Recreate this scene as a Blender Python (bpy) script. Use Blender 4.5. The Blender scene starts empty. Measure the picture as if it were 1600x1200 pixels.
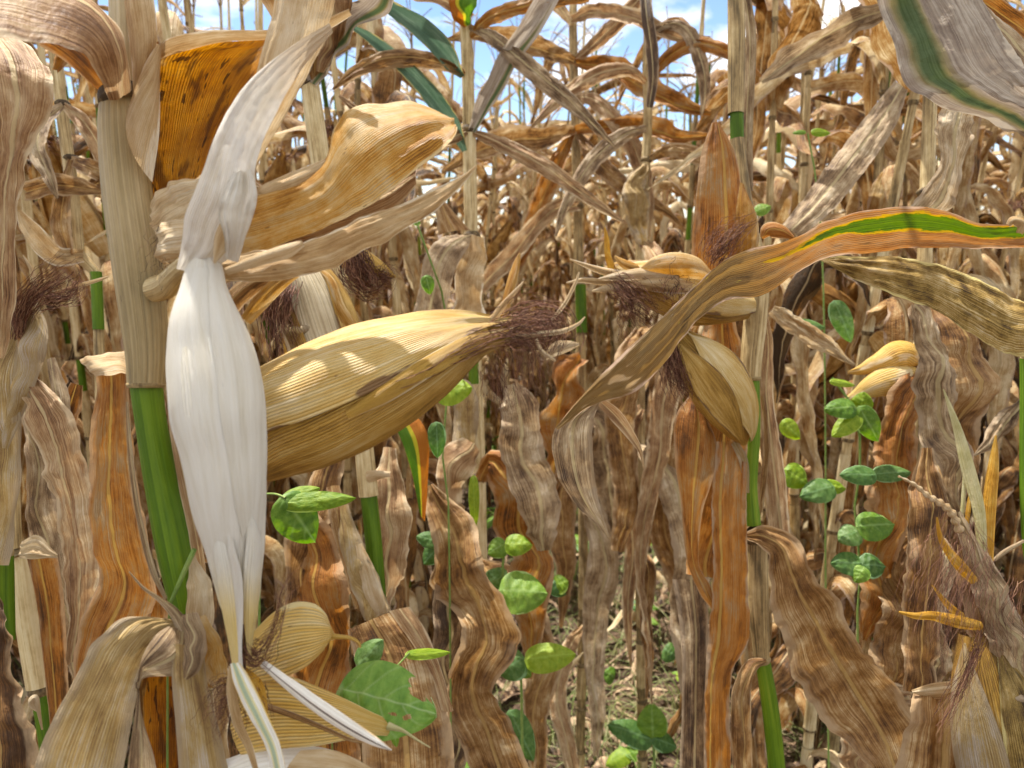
import bpy, math, random
from mathutils import Vector, Matrix, noise as mnoise
R = math.radians
sc = bpy.context.scene
COL = sc.collection
random.seed(7)

# ------------------------------------------------------------------ camera
CAM_H, PITCH, F = 1.35, R(11.7), 1209.0
cam = bpy.data.cameras.new("camera"); cam_o = bpy.data.objects.new("camera", cam); COL.objects.link(cam_o)
cam_o.location = (0, 0, CAM_H); cam_o.rotation_euler = (R(90) - PITCH, 0, 0)
cam.sensor_width = 36; cam.lens = 36 * F / 1600; cam.clip_start = .02; cam.clip_end = 900
cam.dof.use_dof = True; cam.dof.focus_distance = .55; cam.dof.aperture_fstop = 13
sc.camera = cam_o

# ------------------------------------------------------------------ world + sun
SUN_EL, SUN_AZ = R(64), R(-35)          # azimuth from +Y towards +X
w = bpy.data.worlds.new("World"); sc.world = w; w.use_nodes = True
nt = w.node_tree; nt.nodes.clear()
def WN(t, **k):
    n = nt.nodes.new(t)
    for a, b in k.items(): setattr(n, a, b)
    return n
out = WN('ShaderNodeOutputWorld'); bg = WN('ShaderNodeBackground'); bg.inputs[1].default_value = .12
sky = WN('ShaderNodeTexSky', sky_type='NISHITA', sun_disc=False, sun_elevation=SUN_EL, sun_rotation=SUN_AZ)
sky.altitude = 2500; sky.air_density = 1.0; sky.dust_density = .05; sky.ozone_density = 1.4
tc = WN('ShaderNodeTexCoord'); mp = WN('ShaderNodeMapping'); mp.inputs['Scale'].default_value = (1, 1, 2.2)
cn = WN('ShaderNodeTexNoise'); cn.inputs['Scale'].default_value = 5.2; cn.inputs['Detail'].default_value = 8; cn.inputs['Roughness'].default_value = .55
cr = WN('ShaderNodeValToRGB'); cr.color_ramp.elements[0].position = .50; cr.color_ramp.elements[1].position = .66
mx = WN('ShaderNodeMixRGB'); mx.inputs[2].default_value = (8.3, 7.9, 7.3, 1)
nt.links.new(tc.outputs['Generated'], mp.inputs[0]); nt.links.new(mp.outputs[0], cn.inputs['Vector'])
sx = WN('ShaderNodeSeparateXYZ'); nt.links.new(tc.outputs['Generated'], sx.inputs[0])
hz = WN('ShaderNodeMath', operation='MULTIPLY_ADD'); nt.links.new(sx.outputs[2], hz.inputs[0]); hz.inputs[1].default_value = .17; nt.links.new(cn.outputs[0], hz.inputs[2])
nt.links.new(hz.outputs[0], cr.inputs[0]); nt.links.new(cr.outputs[0], mx.inputs[0]); nt.links.new(sky.outputs[0], mx.inputs[1])
nt.links.new(mx.outputs[0], bg.inputs[0]); nt.links.new(bg.outputs[0], out.inputs[0])
sl = bpy.data.lights.new("sun", 'SUN'); sl.energy = 5.0; sl.angle = R(.55); sl.color = (1, .95, .87)
so = bpy.data.objects.new("sun", sl); COL.objects.link(so)
sd = Vector((math.sin(SUN_AZ) * math.cos(SUN_EL), math.cos(SUN_AZ) * math.cos(SUN_EL), math.sin(SUN_EL)))
so.rotation_euler = sd.to_track_quat('Z', 'Y').to_euler()
sc.view_settings.view_transform = 'Standard'; sc.view_settings.look = 'None'
sc.view_settings.exposure = .9; sc.view_settings.gamma = 1
cy = sc.cycles
cy.use_denoising = True; cy.max_bounces = 8; cy.diffuse_bounces = 4; cy.transmission_bounces = 6; cy.glossy_bounces = 2
cy.use_adaptive_sampling = True; cy.adaptive_threshold = .02; cy.caustics_reflective = False; cy.caustics_refractive = False

# ------------------------------------------------------------------ helpers
def srgb(h):
    h = h.lstrip('#'); o = []
    for i in (0, 2, 4):
        c = int(h[i:i + 2], 16) / 255
        o.append(c / 12.92 if c <= .04045 else ((c + .055) / 1.055) ** 2.4)
    return (*o, 1)

CM = Matrix.Translation((0, 0, CAM_H)) @ Matrix.Rotation(R(90) - PITCH, 4, 'X')
CP = Vector((0, 0, CAM_H))
def P(px, py, d):
    """a measured point of the photograph, d metres in front of the lens -> its place in the field"""
    return CM @ Vector(((px - 800) / F * d, -(py - 600) / F * d, -d))

class MB:
    def __init__(s): s.v = []; s.f = []; s.mi = []; s.uv = []; s.t = []
    def grid(s, rows, us, vs, mi=0, tone=0.0, skip=None):
        b = len(s.v); n = len(rows[0])
        for j, r in enumerate(rows):
            for i, p in enumerate(r):
                s.v.append(tuple(p)); s.uv.append((us[i], vs[j])); s.t.append(tone)
        for j in range(len(rows) - 1):
            for i in range(n - 1):
                if skip and skip(i / (n - 1), j / (len(rows) - 1)): continue
                a = b + j * n + i
                s.f.append((a, a + 1, a + n + 1, a + n)); s.mi.append(mi)
    def tube(s, path, rad, n=8, mi=0, tone=0.0, ref=None, cap=False, v0=0.0, umul=1.0):
        rows = []; vs = []; L = v0; e1 = None
        for k, p in enumerate(path):
            t = (path[min(k + 1, len(path) - 1)] - path[max(k - 1, 0)])
            t = t.normalized() if t.length > 1e-9 else Vector((0, 0, 1))
            if e1 is None:
                r = ref if ref is not None else (Vector((1, 0, 0)) if abs(t.x) < .9 else Vector((0, 1, 0)))
                e1 = (r - t * r.dot(t)).normalized()
            else: e1 = (e1 - t * e1.dot(t)).normalized()
            e2 = t.cross(e1)
            if k: L += (p - path[k - 1]).length
            vs.append(L)
            rows.append([p + (e1 * math.cos(a) + e2 * math.sin(a)) * rad[k] for a in [2 * math.pi * q / n for q in range(n + 1)]])
        s.grid(rows, [umul * q / n for q in range(n + 1)], vs, mi, tone)
        if cap:
            for rr, fl in ((0, 1), (len(rows) - 1, 0)):
                b = len(s.v)
                for q in range(n): s.v.append(tuple(rows[rr][q])); s.uv.append((q / n, vs[rr])); s.t.append(tone)
                f = list(range(b, b + n)); s.f.append(tuple(f[::-1] if fl else f)); s.mi.append(mi)
    def build(s, name, mats, parent=None, world=False, smooth=True):
        me = bpy.data.meshes.new(name); me.from_pydata(s.v, [], s.f)
        if not isinstance(mats, (list, tuple)): mats = [mats]
        for m in mats: me.materials.append(m)
        me.polygons.foreach_set('material_index', s.mi)
        me.polygons.foreach_set('use_smooth', [smooth] * len(s.f))
        uvl = me.uv_layers.new(name='UVMap')
        li = [0] * len(me.loops); me.loops.foreach_get('vertex_index', li)
        fl = []
        for i in li: fl.extend(s.uv[i])
        uvl.data.foreach_set('uv', fl)
        at = me.attributes.new('tone', 'FLOAT', 'POINT'); at.data.foreach_set('value', s.t)
        me.update()
        o = bpy.data.objects.new(name, me); COL.objects.link(o)
        if parent is not None:
            o.parent = parent
            if world and parent.type == 'EMPTY': o.matrix_parent_inverse = Matrix.Translation(-parent.location)
        return o

def spline(pts, n):
    """chord-parameterised Catmull-Rom through tuples, n+1 samples"""
    pts = [tuple(p) for p in pts]
    if len(pts) < 2: return pts
    ts = [0.0]
    for a, b in zip(pts, pts[1:]):
        ts.append(ts[-1] + max(1e-6, math.sqrt(sum((x - y) ** 2 for x, y in zip(a[:2], b[:2])))) ** .8)
    T = ts[-1]; K = len(pts[0]); res = []
    def m(i):
        if i == 0: return [(pts[1][k] - pts[0][k]) / (ts[1] - ts[0]) for k in range(K)]
        if i == len(pts) - 1: return [(pts[-1][k] - pts[-2][k]) / (ts[-1] - ts[-2]) for k in range(K)]
        return [(pts[i + 1][k] - pts[i - 1][k]) / (ts[i + 1] - ts[i - 1]) for k in range(K)]
    M = [m(i) for i in range(len(pts))]; j = 0
    for q in range(n + 1):
        t = T * q / n
        while j < len(pts) - 2 and t > ts[j + 1]: j += 1
        h = ts[j + 1] - ts[j]; x = (t - ts[j]) / h
        a, b, c, d = 2 * x**3 - 3 * x**2 + 1, x**3 - 2 * x**2 + x, -2 * x**3 + 3 * x**2, x**3 - x**2
        res.append(tuple(a * pts[j][k] + b * h * M[j][k] + c * pts[j + 1][k] + d * h * M[j + 1][k] for k in range(K)))
    return res

def nz(x, y=0.0, z=0.0): return mnoise.noise(Vector((x, y, z)))

def sheet(rows, nl=40, nc=10, bulge=0.0, fold=0.0, rip=0.0, lam=.03, crk=0.0, rag=0.0, seed=0, tone=0.0, mb=None, mi=0, pw=1.5, skip=None, twv=0.0):
    """blade spanned between a left and a right edge: rows (lx, ly, rx, ry, ld, rd)"""
    mb = mb or MB(); S = spline(rows, nl); out = []; vs = []; L = 0; prev = None
    rr = random.Random(seed * 31 + 5); ph = [rr.uniform(0, 6.28) for _ in range(6)]
    Ls = [P(r[0], r[1], r[4]) for r in S]; Rs = [P(r[2], r[3], r[5]) for r in S]
    for j in range(len(S)):
        l, r = Ls[j], Rs[j]; c = (l + r) / 2
        if prev is not None: L += (c - prev).length
        prev = c
        a, b = max(j - 1, 0), min(j + 1, len(S) - 1)
        t = (Ls[b] + Rs[b] - Ls[a] - Rs[a])
        ac = r - l; N = ac.cross(t)
        N = N.normalized() if N.length > 1e-12 else Vector((0, -1, 0))
        if N.dot(CP - c) < 0: N = -N
        W = ac.length; ws = min(1, W / .02)
        row = []
        for i in range(nc + 1):
            u = i / nc; e = abs(2 * u - 1) ** pw; sgn = 0 if u < .5 else 3
            d = bulge * W * 4 * u * (1 - u) + fold * W * abs(2 * u - 1)
            k = 2 * math.pi / lam
            mdl = nz(L * 22, sgn * 3 + seed, 4); d += .65 * rip * e * ws * (.35 + 2 * abs(mdl)) * (math.sin(k * L + 5 * nz(L * 14, sgn + seed, 6) + ph[sgn]) + .5 * math.sin(k * 2.3 * L + 4 * mdl + ph[sgn + 1]))
            d += crk * ws * (.9 * nz(u * 6.5 + seed, L * 12, 1) + .5 * nz(u * 3.1 + seed, L * 45, 7) + .25 * nz(u * 8 + seed, L * 120, 5) + .16 * nz(u * 7 + seed, L * 260, 9))
            x = u + rag * e * (1 if u > .5 else -1) * (nz(L * 60, sgn + seed, 2) + .6 * nz(L * 170, sgn, 8))
            row.append(l + ac * x + N * d)
        out.append(row); vs.append(L)
    mb.grid(out, [i / nc for i in range(nc + 1)], vs, mi, tone, skip)
    return mb

def ribbon(pts, nl=40, **k):
    """blade along a centre line: pts (x, y, depth, width[, depth step across])"""
    pts = [tuple(p) + (0.0,) * (5 - len(p)) for p in pts]
    S = spline(pts, max(12, len(pts) * 5)); rows = []; sd0 = k.get('seed', 0) * 7.3; W0 = max(p[3] for p in pts)
    for j, s in enumerate(S):
        a, b = S[max(j - 1, 0)], S[min(j + 1, len(S) - 1)]
        tx, ty = b[0] - a[0], b[1] - a[1]; l = math.hypot(tx, ty) or 1
        nx, ny = ty / l, -tx / l
        wide = min(1, max(0, (W0 - 28) / 20)); f_ = j / len(S); w_ = max(s[3], .6) / 2 * (1 + .3 * wide * nz(f_ * 7, sd0)); st_ = s[4] + 1.7 * wide * w_ * 2 / F * s[2] * nz(f_ * 5, sd0, 4)
        rows.append((s[0] - nx * w_, s[1] - ny * w_, s[0] + nx * w_, s[1] + ny * w_, s[2] - st_ / 2, s[2] + st_ / 2))
    return sheet(rows, nl=nl, **k)

# ------------------------------------------------------------------ materials
def leafmat(name, ramp, fiber=60, vl=5, fcon=.5, bcon=.5, bu=2.5, bv=9, veins=.12, edge=None, rib=None, spots=None, band=None,
            transl=.32, rough=.6, spec=.3, bump=.35, objrand=0.0, sat=1.03, splat=None, grad=None, wrinkle=1.8):
    if 'ear' in name or 'stalk' in name or 'white' in name: wrinkle = .2
    warm = not any(q in name for q in ('white', 'green', 'vine', 'grass', 'silk', 'bean', 'tail'))
    m = bpy.data.materials.new(name); m.use_nodes = True; t = m.node_tree; t.nodes.clear(); L = t.links.new
    def N(ty, **k):
        n = t.nodes.new(ty)
        for a, b in k.items(): setattr(n, a, b)
        return n
    def val(x, inp):
        if isinstance(x, (int, float)): inp.default_value = x
        else: L(x, inp)
    def mth(op, a, b=0.0, c=None, clamp=False):
        n = N('ShaderNodeMath', operation=op, use_clamp=clamp); val(a, n.inputs[0]); val(b, n.inputs[1])
        if c is not None: val(c, n.inputs[2])
        return n.outputs[0]
    def mixc(f, a, b, bt='MIX'):
        n = N('ShaderNodeMixRGB', blend_type=bt); val(f, n.inputs[0])
        for q, i in ((a, 1), (b, 2)):
            if isinstance(q, tuple): n.inputs[i].default_value = q
            else: L(q, n.inputs[i])
        return n.outputs[0]
    def noi(vec, scale=1.0, det=3, rg=.55):
        n = N('ShaderNodeTexNoise'); n.inputs['Scale'].default_value = scale; n.inputs['Detail'].default_value = det
        n.inputs['Roughness'].default_value = rg; L(vec, n.inputs['Vector']); return n.outputs[0]
    uvn = N('ShaderNodeUVMap', uv_map='UVMap'); sp = N('ShaderNodeSeparateXYZ'); L(uvn.outputs[0], sp.inputs[0]); U, V = sp.outputs[0], sp.outputs[1]
    at = N('ShaderNodeAttribute', attribute_name='tone'); oi = N('ShaderNodeObjectInfo')
    seed = mth('ADD', mth('MULTIPLY', at.outputs['Fac'], 37.0), mth('MULTIPLY', oi.outputs['Random'], 53.0))
    def vec(a, b):
        n = N('ShaderNodeCombineXYZ'); L(mth('MULTIPLY', U, a), n.inputs[0]); L(mth('MULTIPLY', V, b), n.inputs[1]); L(seed, n.inputs[2]); return n.outputs[0]
    fib = noi(vec(fiber * 1.5, vl * 3), 1, 3, .6); fin = noi(vec(fiber * 3.2, vl * 6), 1, 2)
    blo = noi(vec(bu, bv * 3.2), 1, 6, .66)
    f = mth('ADD', mth('MULTIPLY', mth('SUBTRACT', fib, .5), fcon * 2.2), .5)
    f = mth('ADD', f, mth('MULTIPLY', mth('SUBTRACT', blo, .5), bcon * 3))
    f = mth('ADD', f, mth('MULTIPLY', mth('SUBTRACT', fin, .5), fcon * 1.3)); f = mth('ADD', f, at.outputs['Fac'])
    if warm: f = mth('ADD', mth('MULTIPLY', mth('SUBTRACT', f, .5), 1.22), .49)
    if objrand: f = mth('ADD', f, mth('MULTIPLY', mth('SUBTRACT', oi.outputs['Random'], .5), objrand))
    rp = N('ShaderNodeValToRGB'); L(mth('MULTIPLY', f, 1.0, clamp=True), rp.inputs[0]); e = rp.color_ramp.elements
    while len(e) < len(ramp): e.new(.5)
    for i, h in enumerate(ramp): e[i].position = i / (len(ramp) - 1); e[i].color = srgb(h) if not warm else (lambda q: (q[0] * .95, q[1] * .90, q[2] * .78, 1))(srgb(h))
    c = rp.outputs[0]
    if grad:
        gn = N('ShaderNodeMapRange', interpolation_type='SMOOTHSTEP'); L(mth('ADD', V, mth('MULTIPLY', mth('SUBTRACT', fib, .5), grad[3] if len(grad) > 3 else .05)), gn.inputs[0]); gn.inputs[1].default_value = grad[1]; gn.inputs[2].default_value = grad[2]
        c = mixc(gn.outputs[0], c, mixc(mth('MULTIPLY', fib, .5), srgb(grad[0]), c))
    if veins:
        w1 = mth('SINE', mth('ADD', mth('MULTIPLY', U, fiber * 6.283 * .3), mth('MULTIPLY', blo, 1.6)))
        c = mixc(mth('MULTIPLY', mth('POWER', mth('ABSOLUTE', w1), 3.0), mth('MULTIPLY', mth('ADD', fib, .4), veins * 1.5)), c, mixc(1.0, c, (.32, .25, .2, 1), 'MULTIPLY'))
    if band:
        jn = noi(vec(4, band.get('jv', 22)), 1, 5, .65)
        dist = mth('ADD', mth('ABSOLUTE', mth('SUBTRACT', U, band['c'])), mth('MULTIPLY', mth('SUBTRACT', jn, .5), band.get('j', .22)))
        if 'v0' in band: dist = mth('ADD', dist, mth('MULTIPLY', mth('MAXIMUM', mth('SUBTRACT', V, band['v0']), 0.0), band.get('vk', 3.0)))
        if 'v1' in band: dist = mth('ADD', dist, mth('MULTIPLY', mth('MAXIMUM', mth('SUBTRACT', band['v1'], V), 0.0), band.get('vk', 3.0)))
        def sm(a, b):
            n = N('ShaderNodeMapRange', interpolation_type='SMOOTHSTEP'); L(dist, n.inputs[0]); n.inputs[1].default_value = a; n.inputs[2].default_value = b
            n.inputs[3].default_value = 1; n.inputs[4].default_value = 0; return n.outputs[0]
        c = mixc(sm(band['w'] + band.get('m', .06), band['w'] + band.get('m', .06) + band.get('s', .03)), c, srgb(band['mc']))
        g = mixc(mth('MULTIPLY', mth('SUBTRACT', fib, .3), 1.6, clamp=True), srgb(band['g0']), srgb(band['g1']))
        c = mixc(sm(band['w'], band['w'] + band.get('s', .03)), c, g)
    if edge:
        en = noi(vec(5, 30), 1, 4)
        ed = mth('ADD', mth('ABSOLUTE', mth('SUBTRACT', mth('MULTIPLY', U, 2.0), 1.0)), mth('MULTIPLY', mth('SUBTRACT', en, .5), 1.0))
        n = N('ShaderNodeMapRange', interpolation_type='SMOOTHSTEP'); L(ed, n.inputs[0]); n.inputs[1].default_value = 1 - edge[1]; n.inputs[2].default_value = 1.02
        c = mixc(n.outputs[0], c, srgb(edge[0]))
    if spots:
        sn = noi(vec(spots[1], spots[1] * spots[3] if len(spots) > 3 else spots[1] * 8), 1, 3, .6)
        n = N('ShaderNodeMapRange', interpolation_type='SMOOTHSTEP'); L(sn, n.inputs[0]); n.inputs[1].default_value = spots[2]; n.inputs[2].default_value = spots[2] + .13
        c = mixc(mth('MULTIPLY', n.outputs[0], .8), c, srgb(spots[0]))
    if splat:
        sn = noi(vec(splat[1], splat[1] * splat[3] if len(splat) > 3 else splat[1] * 10), 1, 2, .5)
        n = N('ShaderNodeMapRange', interpolation_type='SMOOTHSTEP'); L(sn, n.inputs[0]); n.inputs[1].default_value = splat[2]; n.inputs[2].default_value = splat[2] + .04
        c = mixc(mth('MULTIPLY', n.outputs[0], .85), c, srgb(splat[0]))
    ribm = None
    if rib:
        rd = mth('ABSOLUTE', mth('SUBTRACT', U, rib[2] if len(rib) > 2 else .5))
        n = N('ShaderNodeMapRange', interpolation_type='SMOOTHSTEP'); L(rd, n.inputs[0]); n.inputs[1].default_value = rib[1]; n.inputs[2].default_value = rib[1] * 1.7
        n.inputs[3].default_value = .95; n.inputs[4].default_value = 0; ribm = n.outputs[0]
        c = mixc(n.outputs[0], c, mixc(mth('MULTIPLY', fin, .3), srgb(rib[0]), c))
    bh0 = mth('MULTIPLY', mth('MULTIPLY', mth('POWER', mth('ABSOLUTE', w1), 3.0), fib), -4.5 * veins) if veins else 0.0
    wrk = noi(vec(7, 130), 1, 3, .6)
    bs = N('ShaderNodeBsdfPrincipled'); L(c, bs.inputs['Base Color']); bs.inputs['Roughness'].default_value = rough
    bs.inputs['Specular IOR Level'].default_value = spec
    bh = mth('ADD', mth('MULTIPLY', fib, .7), mth('MULTIPLY', fin, .5)); bh = mth('ADD', mth('ADD', bh, bh0), mth('MULTIPLY', blo, 2.2)); bh = mth('ADD', bh, mth('MULTIPLY', wrk, wrinkle))
    if ribm is not None: bh = mth('ADD', bh, mth('MULTIPLY', ribm, 3.0))
    bp = N('ShaderNodeBump'); bp.inputs['Strength'].default_value = min(1, bump * 1.5); bp.inputs['Distance'].default_value = .0016; L(bh, bp.inputs['Height']); L(bp.outputs[0], bs.inputs['Normal'])
    o = N('ShaderNodeOutputMaterial')
    if transl > 0:
        tr = N('ShaderNodeBsdfTranslucent'); hs = N('ShaderNodeHueSaturation'); hs.inputs['Saturation'].default_value = sat; hs.inputs['Value'].default_value = 1.0
        L(c, hs.inputs['Color']); L(hs.outputs[0], tr.inputs[0]); L(bp.outputs[0], tr.inputs['Normal'])
        mxs = N('ShaderNodeMixShader'); mxs.inputs[0].default_value = transl; L(bs.outputs[0], mxs.inputs[1]); L(tr.outputs[0], mxs.inputs[2]); L(mxs.outputs[0], o.inputs[0])
    else: L(bs.outputs[0], o.inputs[0])
    return m

M = {}
FIELD = ['#42321f', '#73512e', '#a27744', '#b39468', '#ceb68c', '#ecdfc2']
M['field'] = leafmat('dry_leaf_field', FIELD, 34, 5, .45, .55, 1.6, 6, .08, edge=('#b59b82', .12), rib=('#c4ab80', .02), spots=('#4a3226', 9, .66, 1.2), objrand=.55, transl=.30, bump=.5)
M['fgold'] = leafmat('husk_field', ['#8a6230', '#b38745', '#cfa968', '#e0c897', '#efe2c4'], 40, 5, .5, .5, 2, 12, .1, objrand=.5, transl=.2)
M['stalk'] = leafmat('dry_stalk', ['#6f5f42', '#a08a62', '#bfa97e', '#d9c8a0', '#e6dab8'], 16, 3, .5, .5, 3, 6, .05, spots=('#54412f', 9, .68, .5), transl=0, rough=.55, objrand=.4)
M['stalkhero'] = leafmat('thick_stalk_sheath', ['#7b6c50', '#9f8e68', '#b6a480', '#cabb9c', '#d8ccb4'], 40, 1.5, .35, .4, 2.2, 3, .12, splat=('#54412f', 34, .735, 2), transl=0, rough=.5)
M['green'] = leafmat('green_stalk', ['#34480a', '#4c6a0c', '#688414', '#8a9628'], 10, 1.5, .3, .4, 2, 3, 0, transl=0, rough=.5, spec=.22, objrand=.3)
M['node'] = leafmat('stalk_node', ['#4a3d2e', '#7d6c50', '#a5926c'], 10, 30, .6, .6, 3, 60, 0, transl=0, rough=.8)
M['silk'] = leafmat('dry_silk', ['#42241a', '#68402f', '#8a5c46', '#b48a68'], 3, 30, .6, .8, 1, 30, 0, transl=.1, rough=.6, objrand=.2)
M['tassel'] = leafmat('dry_tassel', ['#7d6240', '#a88a5e', '#c9b08a'], 5, 60, .6, .6, 2, 40, 0, transl=.1)
M['tan'] = leafmat('tan_husk', ['#94714c', '#bb9868', '#d3b68c', '#e6d2b0', '#f2e6cf'], 55, 5, .55, .45, 2, 10, .18, edge=('#efe2c8', .1), splat=('#8a6038', 26, .72, 5), transl=.25)
M['gold'] = leafmat('gold_husk', ['#a8802c', '#d4a848', '#ecc566', '#f3d68a', '#f8e8b8'], 60, 4, .45, .4, 2.2, 9, .34, edge=('#e6cfa0', .07), splat=('#84592a', 22, .74, 5), transl=.3, rough=.5, spec=.4)
M['goldear'] = leafmat('gold_ear_husk', ['#74561e', '#9c7830', '#c29a44', '#d2b066', '#dec890', '#eadcbc'], 150, 2, .5, .55, 4, 4, .26, splat=('#7a5226', 40, .75, 3), transl=.0, rough=.5, spec=.4)
M['goldhusk'] = leafmat('gold_ear_outer_husk', ['#74561e', '#9c7830', '#c29a44', '#d2b066', '#dec890', '#eadcbc'], 62, 2, .5, .6, 1.8, 4, .26, edge=('#7a5a34', .05), splat=('#7a5226', 18, .75, 5), transl=.0, rough=.5, spec=.4)
M['bract'] = leafmat('glossy_gold_bract', ['#a47c2c', '#d6ac4c', '#eec86c', '#f5da92', '#faedc4'], 34, 2, .4, .4, 2, 6, .42, edge=('#f0dca0', .08), splat=('#8a6026', 22, .74, 5), transl=.3, rough=.45, spec=.4)
M['amber'] = leafmat('amber_husk', ['#8c6020', '#bb8430', '#d6a146', '#dfbb78', '#e4cda4', '#e6d8bc'], 70, 4, .5, .55, 1.6, 10, .3, edge=('#e0c48e', .07), splat=('#6e4518', 24, .73, 4), transl=.3, rough=.5)
M['white'] = leafmat('white_husk', ['#c0b49e', '#dad0be', '#e9e2d4', '#f0ece2', '#f4f2ec'], 60, 3, .4, .35, 2, 8, .07, splat=('#6e5c44', 60, .80, 2), transl=.16, rough=.5, sat=1.0)
M['whitear'] = leafmat('white_ear_husk', ['#beb296', '#d8cfba', '#e6dfcf', '#ede8dc', '#f1ede4'], 130, 1.5, .4, .4, 5, 5, .16, grad=('#dcc470', .132, .172, .04), splat=('#4c3a28', 60, .755, 2.5), transl=.0, rough=.65, spec=.15, sat=1.0)
M['palear'] = leafmat('pale_ear_husk', ['#a8977c', '#c4b69c', '#d8cdb6', '#e4dccb'], 90, 1.5, .5, .5, 4, 5, .12, transl=.0)
M['peel'] = leafmat('white_peeled_husk', ['#cabb9e', '#e4dac6', '#f2ece0', '#f7f4ec', '#f8f7f3'], 46, 3, .45, .4, 2, 8, .2, grad=('#d8bc92', .085, .135, .05), splat=('#6e5c44', 60, .80, 2), transl=.3, rough=.6, spec=.15, sat=1.0)
M['taper'] = leafmat('yellowing_husk_tail', ['#c9bfa8', '#dcd5c4', '#e8e4d8', '#eeece4'], 14, 2, .5, .4, 1, 5, .16, grad=('#e2c25c', .018, .05, .03), transl=.1)
M['cream'] = leafmat('cream_husk', ['#b08a5c', '#cdb088', '#dfcaa8', '#eddfc8', '#f5eee2'], 48, 4, .5, .5, 2, 9, .14, splat=('#8a6038', 30, .74, 4), transl=.3)
M['spotted'] = leafmat('spotted_amber_leaf', ['#8a5414', '#b06f18', '#cc8a22', '#dc9f36', '#d4a860'], 80, 3, .4, .45, 2, 10, .24, edge=('#b08a4c', .06), spots=('#5a3414', 7, .505, 5), splat=('#42240e', 16, .625, 5), transl=.35, rough=.5)
M['brown'] = leafmat('brown_leaf', ['#4e3826', '#765434', '#967044', '#ae8a5c', '#c6aa82', '#e0ceb0'], 44, 4, .5, .6, 2, 9, .07, edge=('#b89c78', .30), rib=('#bf9c60', .022), spots=('#4a2c18', 16, .70, 3), transl=.3)
M['orange'] = leafmat('orange_leaf', ['#5a3c20', '#865828', '#b07232', '#bb8a4a', '#a88a66', '#ccb592'], 44, 4, .5, .6, 2, 7, .07, edge=('#b8946c', .25), rib=('#c9a050', .024), spots=('#5c3018', 14, .72, 3), transl=.34)
M['orangerib'] = leafmat('orange_leaf_side_rib', ['#644428', '#93602c', '#b87830', '#c48c48', '#b0906a', '#ccb592'], 60, 3, .5, .6, 2, 5, .08, edge=('#b89c7c', .2), rib=('#cba656', .028, .24), spots=('#5c3018', 14, .72, 3), transl=.34)
M['pinkish'] = leafmat('pinkish_brown_leaf', ['#64493a', '#8c6a4c', '#ab8866', '#c0a27e', '#d2ba9a', '#e6d8c2'], 40, 4, .5, .5, 2, 8, .06, edge=('#d6c09c', .2), rib=('#d2bb8c', .03), transl=.3)
M['grey'] = leafmat('grey_brown_leaf', ['#54443a', '#7a6450', '#9e866a', '#bba588', '#d3c2a8', '#eadfce'], 40, 4, .5, .6, 2, 9, .06, edge=('#b09a7e', .25), rib=('#cbb98c', .03), spots=('#42352c', 12, .68, 2), transl=.28)
M['mottle'] = leafmat('mottled_olive_leaf', ['#4c3c28', '#7a6236', '#9c8348', '#b89c5e', '#c9b384', '#ddd0b0'], 50, 4, .55, .7, 2.5, 16, .2, edge=('#d8c684', .10), spots=('#3e3228', 7, .60, 6), transl=.25)
M['tanlow'] = leafmat('tan_olive_leaf', ['#84684a', '#a2875c', '#b89d68', '#c8b282', '#c9bcae', '#ddd4c8'], 46, 4, .55, .55, 2, 10, .22, edge=('#aa9678', .45), splat=('#5c4028', 24, .73, 4), transl=.22)
M['greenband'] = leafmat('green_striped_leaf', ['#9a5f2c', '#b87838', '#c48a4c', '#bd976c', '#c7ab8a'], 40, 3, .5, .5, 2, 9, .25, grad=('#86703e', .29, .37, .08), spots=('#4c3c28', 6, .62, 5),
    band=dict(c=.64, w=.185, g0='#466804', g1='#80a016', mc='#d0a414', m=.05, j=.32, jv=44, v0=.235, vk=2.2, v1=.012), edge=('#c9ab90', .14), splat=('#d3c43a', 20, .745, 5), transl=.35, spec=.4)
M['greygreen'] = leafmat('grey_leaf_green_streak', ['#746658', '#968677', '#ab9c8a', '#c0b3a2', '#d4cabc'], 26, 2.5, .6, .5, 3, 6, .12,
    band=dict(c=.24, w=.035, g0='#43562e', g1='#74845a', mc='#96885c', s=.08, m=.05, j=.2, jv=16, v0=.15, vk=1.5), edge=('#cabda9', .08), transl=.25)
M['darkgreen'] = leafmat('dark_green_leaf', ['#36513c', '#4b6850', '#678068', '#98a890'], 24, 3, .5, .4, 2, 6, .1, edge=('#b9ab6c', .12), transl=.35, rough=.45)
M['yellowgreen'] = leafmat('green_yellow_leaf', ['#a8571e', '#c67828', '#cf9138'], 30, 4, .4, .4, 2, 8, .15, band=dict(c=.22, w=.2, g0='#4f7d1c', g1='#79a52c', mc='#d9cf38', m=.13, j=.12), transl=.4)
M['greentip'] = leafmat('white_strip_green_heart', ['#e0dccc', '#eeeade', '#f4f2ea'], 10, 4, .3, .3, 1, 20, .1, band=dict(c=.5, w=.1, g0='#9fae90', g1='#bcc8ac', mc='#dfd6a2', m=.1, j=.1), edge=('#d8b660', .25), transl=.2)
M['whitedark'] = leafmat('white_strip_dark_heart', ['#e6dccb', '#f0eade', '#f6f3ec'], 8, 4, .3, .3, 1, 20, .1, band=dict(c=.5, w=.03, g0='#574a44', g1='#8a7c72', mc='#b9ac9c', m=.03, j=.12), edge=('#cfae74', .15), transl=.1)
M['yellow'] = leafmat('yellow_husk_tip', ['#b07c1e', '#cf9b34', '#deb14c', '#e4c880'], 14, 6, .5, .5, 1, 30, .15, transl=.3)
M['palegreen'] = leafmat('pale_green_tip', ['#a9a060', '#c4ba80', '#d8d0a0', '#dcc890'], 14, 6, .5, .5, 1, 30, .1, transl=.3)

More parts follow.
